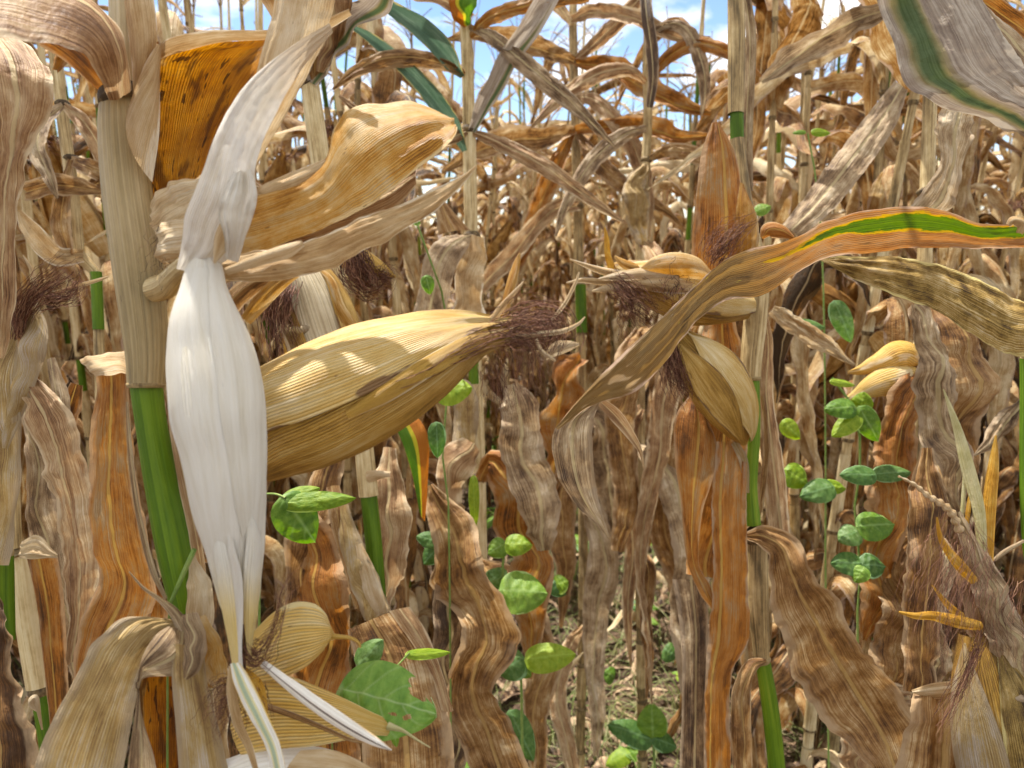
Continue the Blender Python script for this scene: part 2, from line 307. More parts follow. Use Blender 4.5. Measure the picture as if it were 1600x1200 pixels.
def beanmat(name, ramp, vc, hole=None):
    m = leafmat(name, ramp, 5, 60, .25, .5, 3, 60, 0, transl=.45, rough=.5, spec=.4, objrand=.5, bump=.2, sat=1.15, edge=(vc, .03))
    t = m.node_tree; L = t.links.new
    bs = [n for n in t.nodes if n.type == 'BSDF_PRINCIPLED'][0]; hs = [n for n in t.nodes if n.type == 'HUE_SAT'][0]
    src = bs.inputs['Base Color'].links[0].from_socket
    uvn = t.nodes.new('ShaderNodeUVMap'); uvn.uv_map = 'UVMap'; sp = t.nodes.new('ShaderNodeSeparateXYZ'); L(uvn.outputs[0], sp.inputs[0])
    def mth(op, a, b=0.0, clamp=False):
        n = t.nodes.new('ShaderNodeMath'); n.operation = op; n.use_clamp = clamp
        for x, i in ((a, 0), (b, 1)):
            if isinstance(x, (int, float)): n.inputs[i].default_value = x
            else: L(x, n.inputs[i])
        return n.outputs[0]
    at = t.nodes.new('ShaderNodeAttribute'); at.attribute_name = 'vein'
    n = t.nodes.new('ShaderNodeMixRGB'); L(mth('MULTIPLY', at.outputs['Fac'], .42, True), n.inputs[0]); L(src, n.inputs[1]); n.inputs[2].default_value = srgb(vc)
    L(n.outputs[0], bs.inputs['Base Color']); L(n.outputs[0], hs.inputs['Color'])
    return m
M['bean'] = beanmat('bean_leaf', ['#4c7220', '#618828', '#7a9e36', '#96b44c'], '#b8d888')
M['beandark'] = beanmat('bean_leaf_dark', ['#3e642a', '#527834', '#6c8e48', '#90ac70'], '#98c088')
M['beanlime'] = beanmat('bean_leaf_lime', ['#648a14', '#7e9e1c', '#96b02a', '#acc044'], '#c0dc68')
M['beanpale'] = beanmat('bean_leaf_pale', ['#5c8a34', '#74a040', '#8ab24e', '#a2c268'], '#d4e8b8')
M['vine'] = leafmat('vine_stem', ['#5c7a34', '#7d9648', '#9a9c5c'], 4, 30, .5, .5, 1, 30, 0, transl=0)

def soilmat():
    m = bpy.data.materials.new('dry_soil'); m.use_nodes = True; t = m.node_tree; bs = t.nodes['Principled BSDF']; L = t.links.new
    tc = t.nodes.new('ShaderNodeTexCoord')
    a = t.nodes.new('ShaderNodeTexNoise'); a.inputs['Scale'].default_value = 2.2; a.inputs['Detail'].default_value = 6
    b = t.nodes.new('ShaderNodeTexNoise'); b.inputs['Scale'].default_value = 70; b.inputs['Detail'].default_value = 8; b.inputs['Roughness'].default_value = .7
    for n in (a, b): L(tc.outputs['Object'], n.inputs['Vector'])
    ad = t.nodes.new('ShaderNodeMath'); ad.operation = 'ADD'; L(a.outputs[0], ad.inputs[0]); L(b.outputs[0], ad.inputs[1])
    r = t.nodes.new('ShaderNodeValToRGB'); mr = t.nodes.new('ShaderNodeMapRange'); mr.inputs[1].default_value = .65; mr.inputs[2].default_value = 1.35
    L(ad.outputs[0], mr.inputs[0]); L(mr.outputs[0], r.inputs[0]); e = r.color_ramp.elements; e.new(.5)
    for i, h in enumerate(['#3e3024', '#5e4a38', '#806850']): e[i].position = i / 2; e[i].color = srgb(h)
    L(r.outputs[0], bs.inputs['Base Color']); bs.inputs['Roughness'].default_value = .95
    bp = t.nodes.new('ShaderNodeBump'); bp.inputs['Strength'].default_value = .8; bp.inputs['Distance'].default_value = .02; L(b.outputs[0], bp.inputs['Height']); L(bp.outputs[0], bs.inputs['Normal'])
    return m
M['soil'] = soilmat()
M['grass'] = leafmat('grass_blade', ['#6e6440', '#7d8048', '#64783c', '#8f8c64', '#b0a480'], 4, 20, .4, .8, .5, 9, 0, transl=.35)
M['straw'] = leafmat('straw', ['#43342a', '#665040', '#88705a', '#a89078', '#c8b498'], 10, 12, .5, .8, 1, 20, .05, transl=.15)

# ------------------------------------------------------------------ bookkeeping
def tag(o, label, cat, group=None, kind=None):
    if label: o['label'] = label
    if cat: o['category'] = cat
    if group: o['group'] = group
    if kind: o['kind'] = kind
    return o
def thing(name, loc, label, cat, group=None):
    o = bpy.data.objects.new(name, None); COL.objects.link(o); o.location = loc; o.empty_display_size = .1
    return tag(o, label, cat, group)
def ground_under(p): return Vector((p.x, p.y, 0))

# ================================================================== SETTING
def ground_z(x, y): return .018 * nz(x * 1.3, y * 1.3) + .010 * nz(x * 6, y * 6, 3) - .012
def make_ground():
    mb = MB()
    xs = [-60, -30, -16] + [-10 + .14 * i for i in range(144)] + [16, 30, 60]
    ys = [-30, -8] + [-2 + .14 * i for i in range(115)] + [20, 40, 100, 300]
    rows = [[Vector((x * (1 if y < 50 else 4), y, ground_z(x, y) if abs(x) < 15 and y < 15 else -.02)) for x in xs] for y in ys]
    mb.grid(rows, [x for x in xs], [y for y in ys])
    o = mb.build('ground', M['soil']); o['kind'] = 'structure'
make_ground()

def scatter_strips(name, mat, n, fn, label, cat):
    mb = MB(); rr = random.Random(11)
    for k in range(n): fn(mb, rr)
    o = mb.build(name, mat); tag(o, label, cat, kind='stuff'); return o
def rnd_ground(rr, far=9.0):
    d = 1.3 + (far - 1.3) * rr.random() ** 1.3; x = d * rr.uniform(-.8, .8); return x, d
def litter(mb, rr):
    x, y = rnd_ground(rr); z = ground_z(x, y) + .008; a = rr.uniform(0, 6.28); L = rr.uniform(.04, .26); W = rr.uniform(.003, .02) * (1 if rr.random() < .8 else 2)
    rows = []; n = 7; c = Vector((x, y, z)); lift = rr.uniform(0, .05); ph = rr.uniform(0, 6)
    for j in range(n + 1):
        s = j / n; a += rr.uniform(-.35, .35); d = Vector((math.cos(a), math.sin(a), 0)); sd_ = Vector((-d.y, d.x, rr.uniform(-.6, .6)))
        c = c + d * L / n; wv = W * (1 - (2 * s - 1) ** 4 * .9)
        h = Vector((0, 0, lift * math.sin(math.pi * s) + .012 * math.sin(ph + 5 * s)))
        rows.append([c + h - sd_ * wv / 2, c + h + Vector((0, 0, .3 * wv)), c + h + sd_ * wv / 2])
    mb.grid(rows, [0, .5, 1], [L * j / n for j in range(n + 1)], 0, rr.uniform(-.35, .3))
scatter_strips('leaf_litter', M['straw'], 5200, litter, 'dry fallen leaves and straw lying on the soil between the maize stems', 'leaf litter')
def blade(mb, rr):
    x, y = rnd_ground(rr, 8.0)
    if nz(x * 1.1, y * 1.1, 9) < -.12 and rr.random() < .8: return
    for q in range(4):
        bx, by = x + rr.gauss(0, .02), y + rr.gauss(0, .02); a = rr.uniform(0, 6.28); L = rr.uniform(.06, .22); th = rr.uniform(.5, 1.45)
        c = Vector((bx, by, ground_z(bx, by))); rows = []; n = 6; W = rr.uniform(.0015, .0035)
        for j in range(n + 1):
            d = Vector((math.cos(a) * math.cos(th), math.sin(a) * math.cos(th), math.sin(th))); sv = Vector((-math.sin(a), math.cos(a), 0)) * W * (1 - (j / n) ** 2)
            rows.append([c - sv, c + sv]); c = c + d * L / n; th -= rr.uniform(.1, .45); a += rr.uniform(-.3, .3)
            c.z = max(c.z, .004)
        mb.grid(rows, [0, 1], [L * j / n for j in range(n + 1)], 0, rr.uniform(-.4, .4))
scatter_strips('grass', M['grass'], 5200, blade, 'thin wispy green and straw coloured grass on the ground between the rows', 'grass')

# ================================================================== GENERIC MAIZE
def gen_leaf(mb, base, az, a0, Ln, W, rr, nseg, ncr, mode, tone, mi=0):
    p = Vector(base); th = a0; ds = Ln / nseg; tw = rr.uniform(-.3, .3); rows = []; vs = []
    curl = rr.uniform(.4, 2.1); c2 = rr.uniform(-.8, .8); amp = W * rr.uniform(.04, .13); lam = rr.uniform(.06, .13); ph = rr.uniform(0, 6.3); ph2 = rr.uniform(0, 6.3)
    drift = rr.uniform(-1.6, 1.6); twr = rr.uniform(-5, 5); wn = rr.uniform(.1, .45); brk = (rr.uniform(.02, .1) if rr.random() < .7 else rr.uniform(.1, .28)) if mode == 'hang' else rr.uniform(.04, .3)
    endth = R(rr.uniform(-92, -72)) if mode == 'hang' else R(rr.uniform(-65, 25)) if mode == 'arch' else R(rr.uniform(-88, -45))
    wrap = rr.random() < .25
    for j in range(nseg + 1):
        s = j / nseg
        t = Vector((math.cos(th) * math.cos(az), math.cos(th) * math.sin(az), math.sin(th)))
        sd_ = Vector((-math.sin(az), math.cos(az), 0)); sd_ = Matrix.Rotation(tw, 3, t) @ sd_; n_ = sd_.cross(t)
        wv = W * min(1, .5 + s * 4) * max(.02, (1 - s ** 2.4)) ** .85 * (1 + wn * 1.6 * nz(s * 9, ph, 2))
        cu = max(.15, curl + c2 * math.sin(s * 5 + ph)); row = []
        for i in range(ncr + 1):
            u = 2 * i / ncr - 1; ang = u * cu
            x = wv / 2 * math.sin(ang) / cu; z = wv / 2 * (1 - math.cos(ang)) / cu + abs(u) * wv * .1
            z += amp * abs(u) ** 1.5 * math.sin(6.283 * s * Ln / lam + 2.5 * math.sin(s * 7 + ph2) + (ph if u < 0 else ph2)) * (.5 + .9 * nz(s * 6 + ph, u, 3)) + amp * .5 * nz(s * Ln * 25 + ph, u * 2, ph2)
            row.append(p + sd_ * x + n_ * z)
        rows.append(row); vs.append(s * Ln)
        f = 1 / (1 + math.exp(-(s - brk) * 22)) if mode == 'hang' else min(1, s / brk)
        targ = a0 + (endth - a0) * f
        th += (targ - th) * (.6 if mode == 'hang' else .3) + rr.uniform(-.12, .12) * (2 if s > .2 else 1)
        az += drift * ds + rr.uniform(-.12, .12); tw += twr * ds + rr.uniform(-.15, .15)
        p = p + t * ds
        if p.z < .03: p.z = .03
    mb.grid(rows, [i / ncr for i in range(ncr + 1)], vs, mi, tone)

def tube_path(mb, pts, rad, n, **k): mb.tube([Vector(p) for p in pts], rad, n, **k)

def silk_tuft(mb, p, d, n, L, rr, r=.0006, spread=.6, mi=0, grav=.5, seg=9, r0=.006):
    for q in range(n):
        v = (d + Vector((rr.gauss(0, 1), rr.gauss(0, 1), rr.gauss(0, 1))) * spread * .5).normalized(); c = p + Vector((rr.gauss(0, 1), rr.gauss(0, 1), rr.gauss(0, 1))) * r0
        l = L * rr.uniform(.35, 1.1); path = [c.copy()]
        for j in range(seg):
            v = (v + Vector((rr.gauss(0, .38), rr.gauss(0, .38), rr.gauss(0, .38))) + Vector((0, 0, -grav * .25))).normalized(); c = c + v * l / seg; path.append(c.copy())
        mb.tube(path, [r * (1 - .5 * j / seg) for j in range(seg + 1)], 3, mi, rr.uniform(-.4, .4))

def ear_proto(mb, base, d, L, rad, rr, nr=10, na=12, mi=0, tone=0):
    path = []; rd = []; side = Vector((rr.gauss(0, 1), rr.gauss(0, 1), 0)) * .1
    for j in range(nr + 1):
        s = j / nr; path.append(base + d * L * s + side * L * .25 * s * s)
        rd.append(rad * max(.1, (math.sin(math.pi * min(1, (s * .78 + .1)) ** .8)) ** .8) * (1 if s < .75 else 1 - (s - .75) * 2.2))
    mb.tube(path, rd, na, mi, tone)
    for q in range(rr.randint(3, 5)):            # husk tips and loose outer husks
        a = rr.uniform(0, 6.28); e1 = d.orthogonal().normalized(); e2 = d.cross(e1); o = e1 * math.cos(a) + e2 * math.sin(a); sv = d.cross(o)
        rows = []; vs = []; s0 = rr.uniform(.1, .5); op = rr.uniform(0, .5)
        for j in range(8):
            s = s0 + (1.15 - s0) * j / 7; k = min(nr, int(min(s, 1) * nr)); c = path[k] + d * L * (s - k / nr)
            rr_ = rd[k] * 1.06 + op * L * max(0, (j / 7 - .3)) ** 1.6 * .8; wv = rad * .9 * (1 - (j / 7) ** 1.8) + .001
            rows.append([c + o * rr_ * .9 - sv * wv, c + o * (rr_ + wv * .25), c + o * rr_ * .9 + sv * wv]); vs.append(L * s)
        mb.grid(rows, [0, .5, 1], vs, mi, tone + rr.uniform(-.2, .2))
    return path[-1]

def maize_geometry(seed, far=False, ht=None, ears=None, lean=None):
    """lists of (part name, MB, materials, sub) for one dried plant standing at the origin"""
    rr = random.Random(seed); ht = ht or rr.uniform(2.0, 2.48); parts = []
    one = MB() if far else None; FM = [M['stalk'], M['green'], M['node'], M['field'], M['fgold'], M['silk'], M['tassel']]
    lx, ly = lean or (rr.gauss(0, .05), rr.gauss(0, .05)); bx, by = rr.gauss(0, .03), rr.gauss(0, .03)
    def cen(z): s = z / ht; return Vector((lx * s + bx * math.sin(s * 5), ly * s + by * math.sin(s * 4), z))
    nodes = []; z = .08; st = .09
    while z < ht - .25: nodes.append(z); z += st; st = min(.2, st * 1.14) * rr.uniform(.95, 1.05)
    st_mb = one or MB(); ns = 6 if far else 12; zz = [-.03] + nodes + [ht]
    for i in range(len(zz) - 1):
        a, b = zz[i], zz[i + 1]; r = .0125 * (1 - .62 * a / ht); ta = rr.uniform(-.25, .25)
        grn = rr.random() < .22 and a > .25; fr = rr.uniform(.3, .8) if grn else rr.uniform(.6, .9)
        if far: tube_path(st_mb, [cen(a), cen(b)], [r, r * .96], ns, mi=1 if grn and rr.random() < .5 else 0, tone=ta)
        else:
            m_ = a + (b - a) * fr
            tube_path(st_mb, [cen(a), cen(a + .012), cen(m_)], [r * 1.16, r * 1.12, r * 1.06], ns, mi=0, tone=ta)
            tube_path(st_mb, [cen(m_), cen(b)], [r * .9, r * .9], ns, mi=1 if grn else 0, tone=ta - .1)
            tube_path(st_mb, [cen(b - .004), cen(b), cen(b + .005)], [r * 1.0, r * 1.22, r * 1.02], ns, mi=2, tone=0)
    if not far: parts.append(('stalk', st_mb, FM[:3], None))
    az0 = rr.uniform(0, 6.28)
    for i, z in enumerate(nodes):
        if i < 1: continue
        if z < .5 and rr.random() < .25: continue
        s = z / ht; az = az0 + math.pi * (i % 2) + rr.gauss(0, .35)
        mode = 'hang' if rr.random() < (.92 if s < .5 else .5 if s < .68 else .12) else ('arch' if s > .6 else 'droop')
        Ln = rr.uniform(.55, .95) * (1 if s < .8 else .75); W = rr.uniform(.04, .085) * (1 if .2 < s < .8 else .75)
        tone = rr.uniform(-.30, .32) + (-.05 if s < .5 else .08)
        lm = one or MB()
        gen_leaf(lm, cen(z + .02), az, R(rr.uniform(45, 75)), Ln, W, rr, 14 if far else 30, 2 if far else 6, mode, tone, 3 if far else 0)
        if not far: parts.append(('leaf', lm, [M['field']], None))
        if s < .62 and rr.random() < .6:
            lm = one or MB(); gen_leaf(lm, cen(z + .05), az + rr.uniform(1.2, 5), R(rr.uniform(50, 80)), Ln * rr.uniform(.5, .9), W * rr.uniform(.6, 1), rr, 12 if far else 26, 2 if far else 6, 'hang', rr.uniform(-.35, .2), 3 if far else 0)
            if not far: parts.append(('leaf', lm, [M['field']], None))
    ne = ears if ears is not None else (1 if rr.random() < .8 else 0)
    for k in range(ne):
        z = rr.uniform(1.0, 1.32); az = rr.uniform(0, 6.28); el = R(rr.choice([60, 40, -30, -60, 70]))
        d = Vector((math.cos(az) * math.cos(el), math.sin(az) * math.cos(el), math.sin(el))); L = rr.uniform(.16, .22)
        em = one or MB(); tip = ear_proto(em, cen(z) + d * .02, d, L, rr.uniform(.022, .028), rr, 8 if far else 12, 6 if far else 14, 4 if far else 0, rr.uniform(-.3, .2))
        sm = one or MB(); silk_tuft(sm, tip, d, 14 if far else 60, .07, rr, .0016 if far else .0008, .9, 5 if far else 0, seg=5 if far else 8)
        if not far: parts.append(('ear', em, [M['fgold']], ('silk', sm, [M['silk']])))
    tm = one or MB(); tz = ht
    for k in range(5 if far else 8):
        a = rr.uniform(0, 6.28); th = R(rr.uniform(35, 88)); c = cen(ht - rr.uniform(0, .05)); path = [c]; L = rr.uniform(.12, .24)
        for j in range(5): c = c + Vector((math.cos(a) * math.cos(th), math.sin(a) * math.cos(th), math.sin(th))) * L / 5; th -= rr.uniform(0, .25); path.append(c)
        tube_path(tm, path, [.0025 if far else .002] * 6, 3, mi=6 if far else 0, tone=rr.uniform(-.3, .3))
    if not far: parts.append(('tassel', tm, [M['tassel']], None))
    return (one, FM) if far else parts

def near_plant(seed, **k):
    parts = maize_geometry(seed, **k); root = thing('maize_plant', (0, 0, 0), None, 'maize plant')
    for nm, mb, mats, sub in parts:
        o = mb.build(nm, mats, root)
        if sub: sub[1].build(sub[0], sub[2], o)
    return root
def copy_tree(o, parent=None):
    c = o.copy(); COL.objects.link(c)
    if parent is not None: c.parent = parent
    for ch in o.children: copy_tree(ch, c)
    return c

NEAR = [near_plant(100 + i) for i in range(9)]
FAR = []
for i in range(9):
    mb, mats = maize_geometry(300 + i, far=True); FAR.append(mb.build('maize_plant', mats))
used = set()
def put(proto, x, y, rz, s, label, group):
    key = proto.name
    o = proto if key not in used else copy_tree(proto)
    used.add(key); o.location = (x, y, ground_z(x, y) - .01); o.rotation_euler = (random.gauss(0, .03), random.gauss(0, .03), rz); o.scale = (s, s, s)
    tag(o, label, 'maize plant', group); return o
def projx(x, y): return 800 + F * x / (y * math.cos(PITCH) + .2)

# singled-out stems of the second rank: px, depth, proto, spin, label
GAPS = [(620, 1075, 3.3)]
SECOND = [
 (1075, 2.4, 4, 2.2, 'maize plant seen just left of the two ears on the right hand plant'),
 (1290, 1.5, 5, 3.0, 'maize plant with bean leaves climbing it, behind the green-striped leaf'),
 (1440, 1.9, 6, .9, 'maize plant behind the small pale ear at the right'),
 (108, 1.5, 7, 4.4, 'maize plant with thin jointed stem seen between the hanging leaf and the thick front stalk'),
 (1560, 2.1, 8, 5.6, 'maize plant behind the silky ear at the right edge'),
 (330, 1.6, 2, 2.6, 'maize plant hidden mostly behind the peeled white ear'),
 (620, 2.4, 5, 1.9, 'maize plant with brown hanging leaves beyond the chewed bean leaf'),
 (1180, 1.9, 7, .5, 'maize plant directly behind the green stem of the right hand plant'),
 (-60, 1.3, 1, 4.0, 'maize plant leaning in at the left border behind the broad drooping leaf'),
]
placed = []
for px, d, k, rz, lab in SECOND:
    x = (px - 800) / F * d; y = d / math.cos(PITCH)
    y = (d - .1)
    o = put(NEAR[k], x, y, rz, random.uniform(.96, 1.04), lab, 'maize plants of the second rank')
    placed.append((x, y))
rr = random.Random(21); cnt = 0; pts = []
for tries in range(14000):
    y = 1.6 + 9.5 * rr.random() ** .75; x = rr.uniform(-.78, .78) * (y + .5)
    row = round(y / .62) * .62
    y = row + rr.gauss(0, .06)
    if y < 1.4: continue
    px = projx(x, y)
    if any(a < px < b and y < dd for a, b, dd in GAPS): continue
    if any((x - a) ** 2 + (y - b) ** 2 < .165 ** 2 for a, b in placed): continue
    placed.append((x, y)); pts.append((y, x))
pts.sort(); pts_near = [p for p in pts if p[0] < 3.9]; rest = [p for p in pts if p[0] >= 3.9]
lim = 300 - len(SECOND) - len(pts_near)
for y, x in pts_near: put(NEAR[rr.randrange(9)], x, y, rr.uniform(0, 6.28), rr.uniform(.9, 1.06), 'dried maize plant with brown hanging leaves, standing in the rows behind the front plants', 'maize plants in the middle rows')
for y, x in rest[:lim]: put(FAR[rr.randrange(9)], x, y, rr.uniform(0, 6.28), rr.uniform(.9, 1.06), 'distant dry tan maize plant in the dense far rows under the sky', 'maize plants in the far rows')
yfar = rest[lim][0] if len(rest) > lim else 9
print('PLANTS', len(pts_near), len(rest), yfar)
# the rest of the field: one mass
mb = MB(); 
protos = [maize_geometry(500 + i, far=True)[0] for i in range(4)]
rr2 = random.Random(5)
def add_copy(mb, src, x, y, rz, s):
    b = len(mb.v); c, sn = math.cos(rz) * s, math.sin(rz) * s; dt = rr2.uniform(-.25, .25)
    mb.v.extend((x + c * v[0] - sn * v[1], y + sn * v[0] + c * v[1], v[2] * s) for v in src.v)
    mb.uv.extend(src.uv); mb.t.extend(t + dt for t in src.t); mb.f.extend(tuple(i + b for i in f) for f in src.f); mb.mi.extend(src.mi)
for k in range(330):
    y = yfar + (21 - yfar) * rr2.random() ** .8; x = rr2.uniform(-.76, .76) * (y + .5)
    add_copy(mb, protos[k % 4], x, y, rr2.uniform(0, 6.28), rr2.uniform(.88, 1.04))
o = mb.build('distant_maize', [M['stalk'], M['green'], M['node'], M['field'], M['fgold'], M['silk'], M['tassel']])
tag(o, 'far mass of dried maize closing the field under the sky', 'maize field', kind='stuff')

# ================================================================== HERO PLANTS
HG = 'maize plants standing closest'
def part(mb, name, mat, parent, label=None):
    o = mb.build(name, mat, parent, world=True)
    if label: o['label'] = label
    return o
def stalk_px(pts, n=24, mi=0, mb=None, tone=0.0, sides=22, ridge=0.03):
    """round stem through (px, py, depth, width px)"""
    mb = mb or MB(); S = spline(pts, n)
    path = [P(a, b, d) for a, b, d, w_ in S]; rad = [w_ / F * d / 2 for a, b, d, w_ in S]
    mb.tube(path, rad, sides, mi, tone, ref=Vector((0, -1, 0))); return mb
def to_ground(mb, px, py, d, wpx, drift=(0, 0), mi=0):
    a = P(px, py, d); b = Vector((a.x + drift[0], a.y + drift[1], -.03)); r = wpx / F * d / 2; n = 5
    for k in range(n):
        p, q = a.lerp(b, k / n), a.lerp(b, (k + 1) / n)
        mb.tube([p, p.lerp(q, .75)], [r * 1.04] * 2, 16, mi, .1 * (-1) ** k); mb.tube([p.lerp(q, .75), q], [r * .92] * 2, 16, mi, -.2)
        mb.tube([q - Vector((0, 0, .006)), q, q + Vector((0, 0, .006))], [r, r * 1.2, r], 16, 2 if mi == 0 else mi)
def to_top(mb, px, py, d, wpx, top, drift=(0, 0)):
    a = P(px, py, d); b = Vector((a.x + drift[0], a.y + drift[1], top)); r = wpx / F * d / 2; n = 5
    for k in range(n):
        p, q = a.lerp(b, k / n), a.lerp(b, (k + 1) / n); s0, s1 = 1 - .13 * k, 1 - .13 * (k + 1)
        mb.tube([p, q], [r * s0, r * s1], 16, 0, .1 * (-1) ** k); mb.tube([q - Vector((0, 0, .006)), q, q + Vector((0, 0, .006))], [r * s1, r * s1 * 1.25, r * s1], 16, 2)
SM = [M['stalk'], M['green'], M['node']]

class Ear:
    """husked ear along measured points (px, py, depth, full width px); patches of husk wrap it"""
    def __init__(s, pts, n=48, flat=.92):
        S = spline(pts, n); s.n = n; s.c = [P(a, b, d) for a, b, d, w_ in S]; s.r = [max(.0004, w_ / F * d / 2) for a, b, d, w_ in S]; s.flat = flat
        s.fr = []; s.L = [0]
        for k in range(n + 1):
            t = (s.c[min(k + 1, n)] - s.c[max(k - 1, 0)]).normalized(); v = (CP - s.c[k]).normalized()
            e1 = (v - t * v.dot(t)).normalized(); s.fr.append((t, e1, t.cross(e1)))
            if k: s.L.append(s.L[-1] + (s.c[k] - s.c[k - 1]).length)
    def at(s, ph, x, off=0.0):
        x = min(max(x, 0), 1) * s.n; k = min(int(x), s.n - 1); f = x - k
        def g(k): t, e1, e2 = s.fr[k]; r = s.r[k] + off; return s.c[k] + e1 * math.cos(ph) * r * s.flat + e2 * math.sin(ph) * r
        return g(k).lerp(g(k + 1), f)
    def body(s, na=44, mi=0, lump=.0008, seed=3, tone=0.0, ridge=0.0):
        mb = MB(); rows = []
        for k in range(s.n + 1):
            row = []
            for q in range(na + 1):
                a = 6.2832 * q / na
                o = lump * nz(math.cos(a) * 2 + seed, math.sin(a) * 2, k / s.n * 5) + ridge * math.sin(a * 17 + 2 * nz(k / s.n * 3, a, 2)) * min(1, s.r[k] / .01)
                row.append(s.at(a, k / s.n, o))
            rows.append(row)
        mb.grid(rows, [q / na for q in range(na + 1)], s.L, mi, tone); return mb
    def husk(s, x0, x1, fa, fh, off=.0008, nl=50, nc=14, lift=0.0, tone=0.0, mb=None, wav=.0005, seed=1, tipflare=0.0, mi=0):
        """fa(x): centre angle in degrees, fh(x): half angle in degrees"""
        mb = mb or MB(); rows = []; vs = []
        for j in range(nl + 1):
            f = j / nl; x = x0 + (x1 - x0) * f; row = []
            for i in range(nc + 1):
                u = i / nc; e = abs(2 * u - 1)
                ph = R(fa(f)) + (2 * u - 1) * R(max(.2, fh(f)))
                o = off + lift * e ** 3 + wav * nz(u * 4 + seed, f * 7, 3) + tipflare * max(0, f - .7) ** 2 * 10
                row.append(s.at(ph, x, o))
            rows.append(row); vs.append(s.L[0] + s.L[-1] * x)
        mb.grid(rows, [i / nc for i in range(nc + 1)], vs, mi, tone); return mb

def silk_px(path, n, rpx=.6, spread=14, mb=None, seed=1, tone=0.0, wig=9, seg=16, taper=.5, frac=True, tail=(0, 0)):
    """strands of dry silk combed along measured points (x, y, depth, spread px), each with its own kinks"""
    mb = mb or MB(); rr = random.Random(seed); S = spline(path, seg)
    for q in range(n):
        a = rr.gauss(0, .5); b = rr.gauss(0, .5); st = rr.randrange(0, seg // 3) if frac else 0; en = rr.randrange(seg * 2 // 3, seg + 1)
        wx = wy = wz = 0.0; pts_ = []; tx, ty = rr.gauss(tail[0], spread * .5), rr.gauss(tail[1], spread * .5)
        for j in range(st, en + 1):
            x, y, d, w_ = S[j]; k = (j - st) / max(1, en - st)
            wx += rr.gauss(0, wig * .35); wy += rr.gauss(0, wig * .35); wz += rr.gauss(0, .0012)
            tx_, ty_ = S[min(j + 1, seg)][0] - S[max(j - 1, 0)][0], S[min(j + 1, seg)][1] - S[max(j - 1, 0)][1]; l = math.hypot(tx_, ty_) or 1
            pts_.append(P(x - ty_ / l * a * w_ + wx + tx * k * k, y + tx_ / l * a * w_ + wy + ty * k * k, d + b * w_ / F * d + wz))
        if len(pts_) > 2: mb.tube(pts_, [rpx / F * path[0][2] * (1 - taper * k / len(pts_)) for k in range(len(pts_))], 3, 0, rr.uniform(-.4, .4) + tone)
    return mb

# ---------------------------------------------------------------- front left plant
A = thing('maize_plant', ground_under(P(300, 1200, .42)), 'thick front maize plant with the peeled white ear and the big golden ear', 'maize plant', HG)
mb = MB()
stalk_px([(205, 152, .425, 66), (203, 60, .425, 60), (200, -60, .425, 56)], 14, 0, mb, .18)
stalk_px([(190, 150, .42, 60), (190, 200, .418, 68), (199, 300, .415, 73), (213, 400, .415, 74), (225, 500, .415, 68), (229, 560, .415, 60), (228, 603, .415, 54)], 40, 0, mb, -.12)
stalk_px([(228, 596, .415, 51), (228, 601, .415, 57), (228, 606, .415, 51)], 4, 2, mb, .3)
stalk_px([(228, 598, .417, 48), (236, 660, .417, 46), (250, 740, .417, 50), (270, 840, .417, 55), (287, 930, .417, 48), (297, 975, .417, 44)], 34, 1, mb, -.1)
stalk_px([(186, 138, .42, 46), (188, 148, .418, 66), (191, 156, .418, 70), (193, 164, .418, 62)], 8, 2, mb, -.3)
stalk_px([(290, 955, .417, 50), (296, 975, .417, 62), (302, 1000, .417, 54)], 6, 2, mb, -.2)
stalk_px([(300, 985, .417, 56), (312, 1080, .417, 52), (322, 1230, .417, 50)], 10, 0, mb, .1)
to_ground(mb, 322, 1225, .417, 50, (.02, .01)); to_top(mb, 200, -58, .425, 54, 2.15, (-.03, .02))
part(mb, 'stalk', [M['stalkhero'], M['green'], M['node']], A)
# sheath flap beside the green stem and around the stem above
part(ribbon([(264, 600, .405, 6), (270, 660, .40, 10), (286, 740, .40, 16), (305, 830, .405, 18), (316, 900, .41, 16), (314, 950, .41, 6)], fold=.3, seed=3, crk=.001, rag=.05), 'leaf_sheath', M['pinkish'], A)
part(ribbon([(199, 628, .405, 4), (204, 700, .404, 8), (217, 800, .405, 9), (240, 890, .406, 10), (260, 935, .408, 6)], fold=.3, seed=4, crk=.001), 'leaf_sheath', M['grey'], A)
part(ribbon([(300, 870, .405, 10), (312, 920, .40, 40), (312, 968, .402, 42), (308, 985, .405, 30)], bulge=.2, seed=4, crk=.001, rag=.03), 'leaf_sheath', M['cream'], A)
part(sheet([(208, 150, 222, 150, .41, .41), (205, 90, 245, 60, .41, .412), (196, 20, 236, -30, .412, .414), (188, -60, 230, -70, .412, .414)], bulge=.3, seed=9), 'leaf_sheath', M['tan'], A)
part(sheet([(214, 148, 238, 285, .405, .405), (222, 110, 249, 205, .400, .40), (238, 80, 250, 120, .4, .402), (247, 68, 252, 80, .402, .404)], bulge=.22, nl=30, seed=10), 'leaf_sheath', M['tan'], A)
# leaf bending out to the upper left
part(sheet([(172, 158, 205, 140, .40, .408), (150, 110, 196, 60, .37, .40), (120, 82, 150, 8, .345, .40), (60, 66, 90, -20, .33, .39), (0, 62, 20, -40, .32, .385), (-60, 66, -40, -40, .31, .38)], bulge=.12, fold=.0, crk=.002, rip=.0015, lam=.05, seed=6, tone=-.02, nl=50, nc=14), 'leaf', M['pinkish'], A, 'broad pinkish brown leaf folding over to the upper left')
part(sheet([(175, 158, 186, 140, .412, .41), (140, 130, 165, 60, .41, .40), (100, 95, 140, 40, .41, .405), (60, 70, 100, 20, .41, .41)], bulge=.1, crk=.002, seed=7), 'leaf', M['orange'], A)
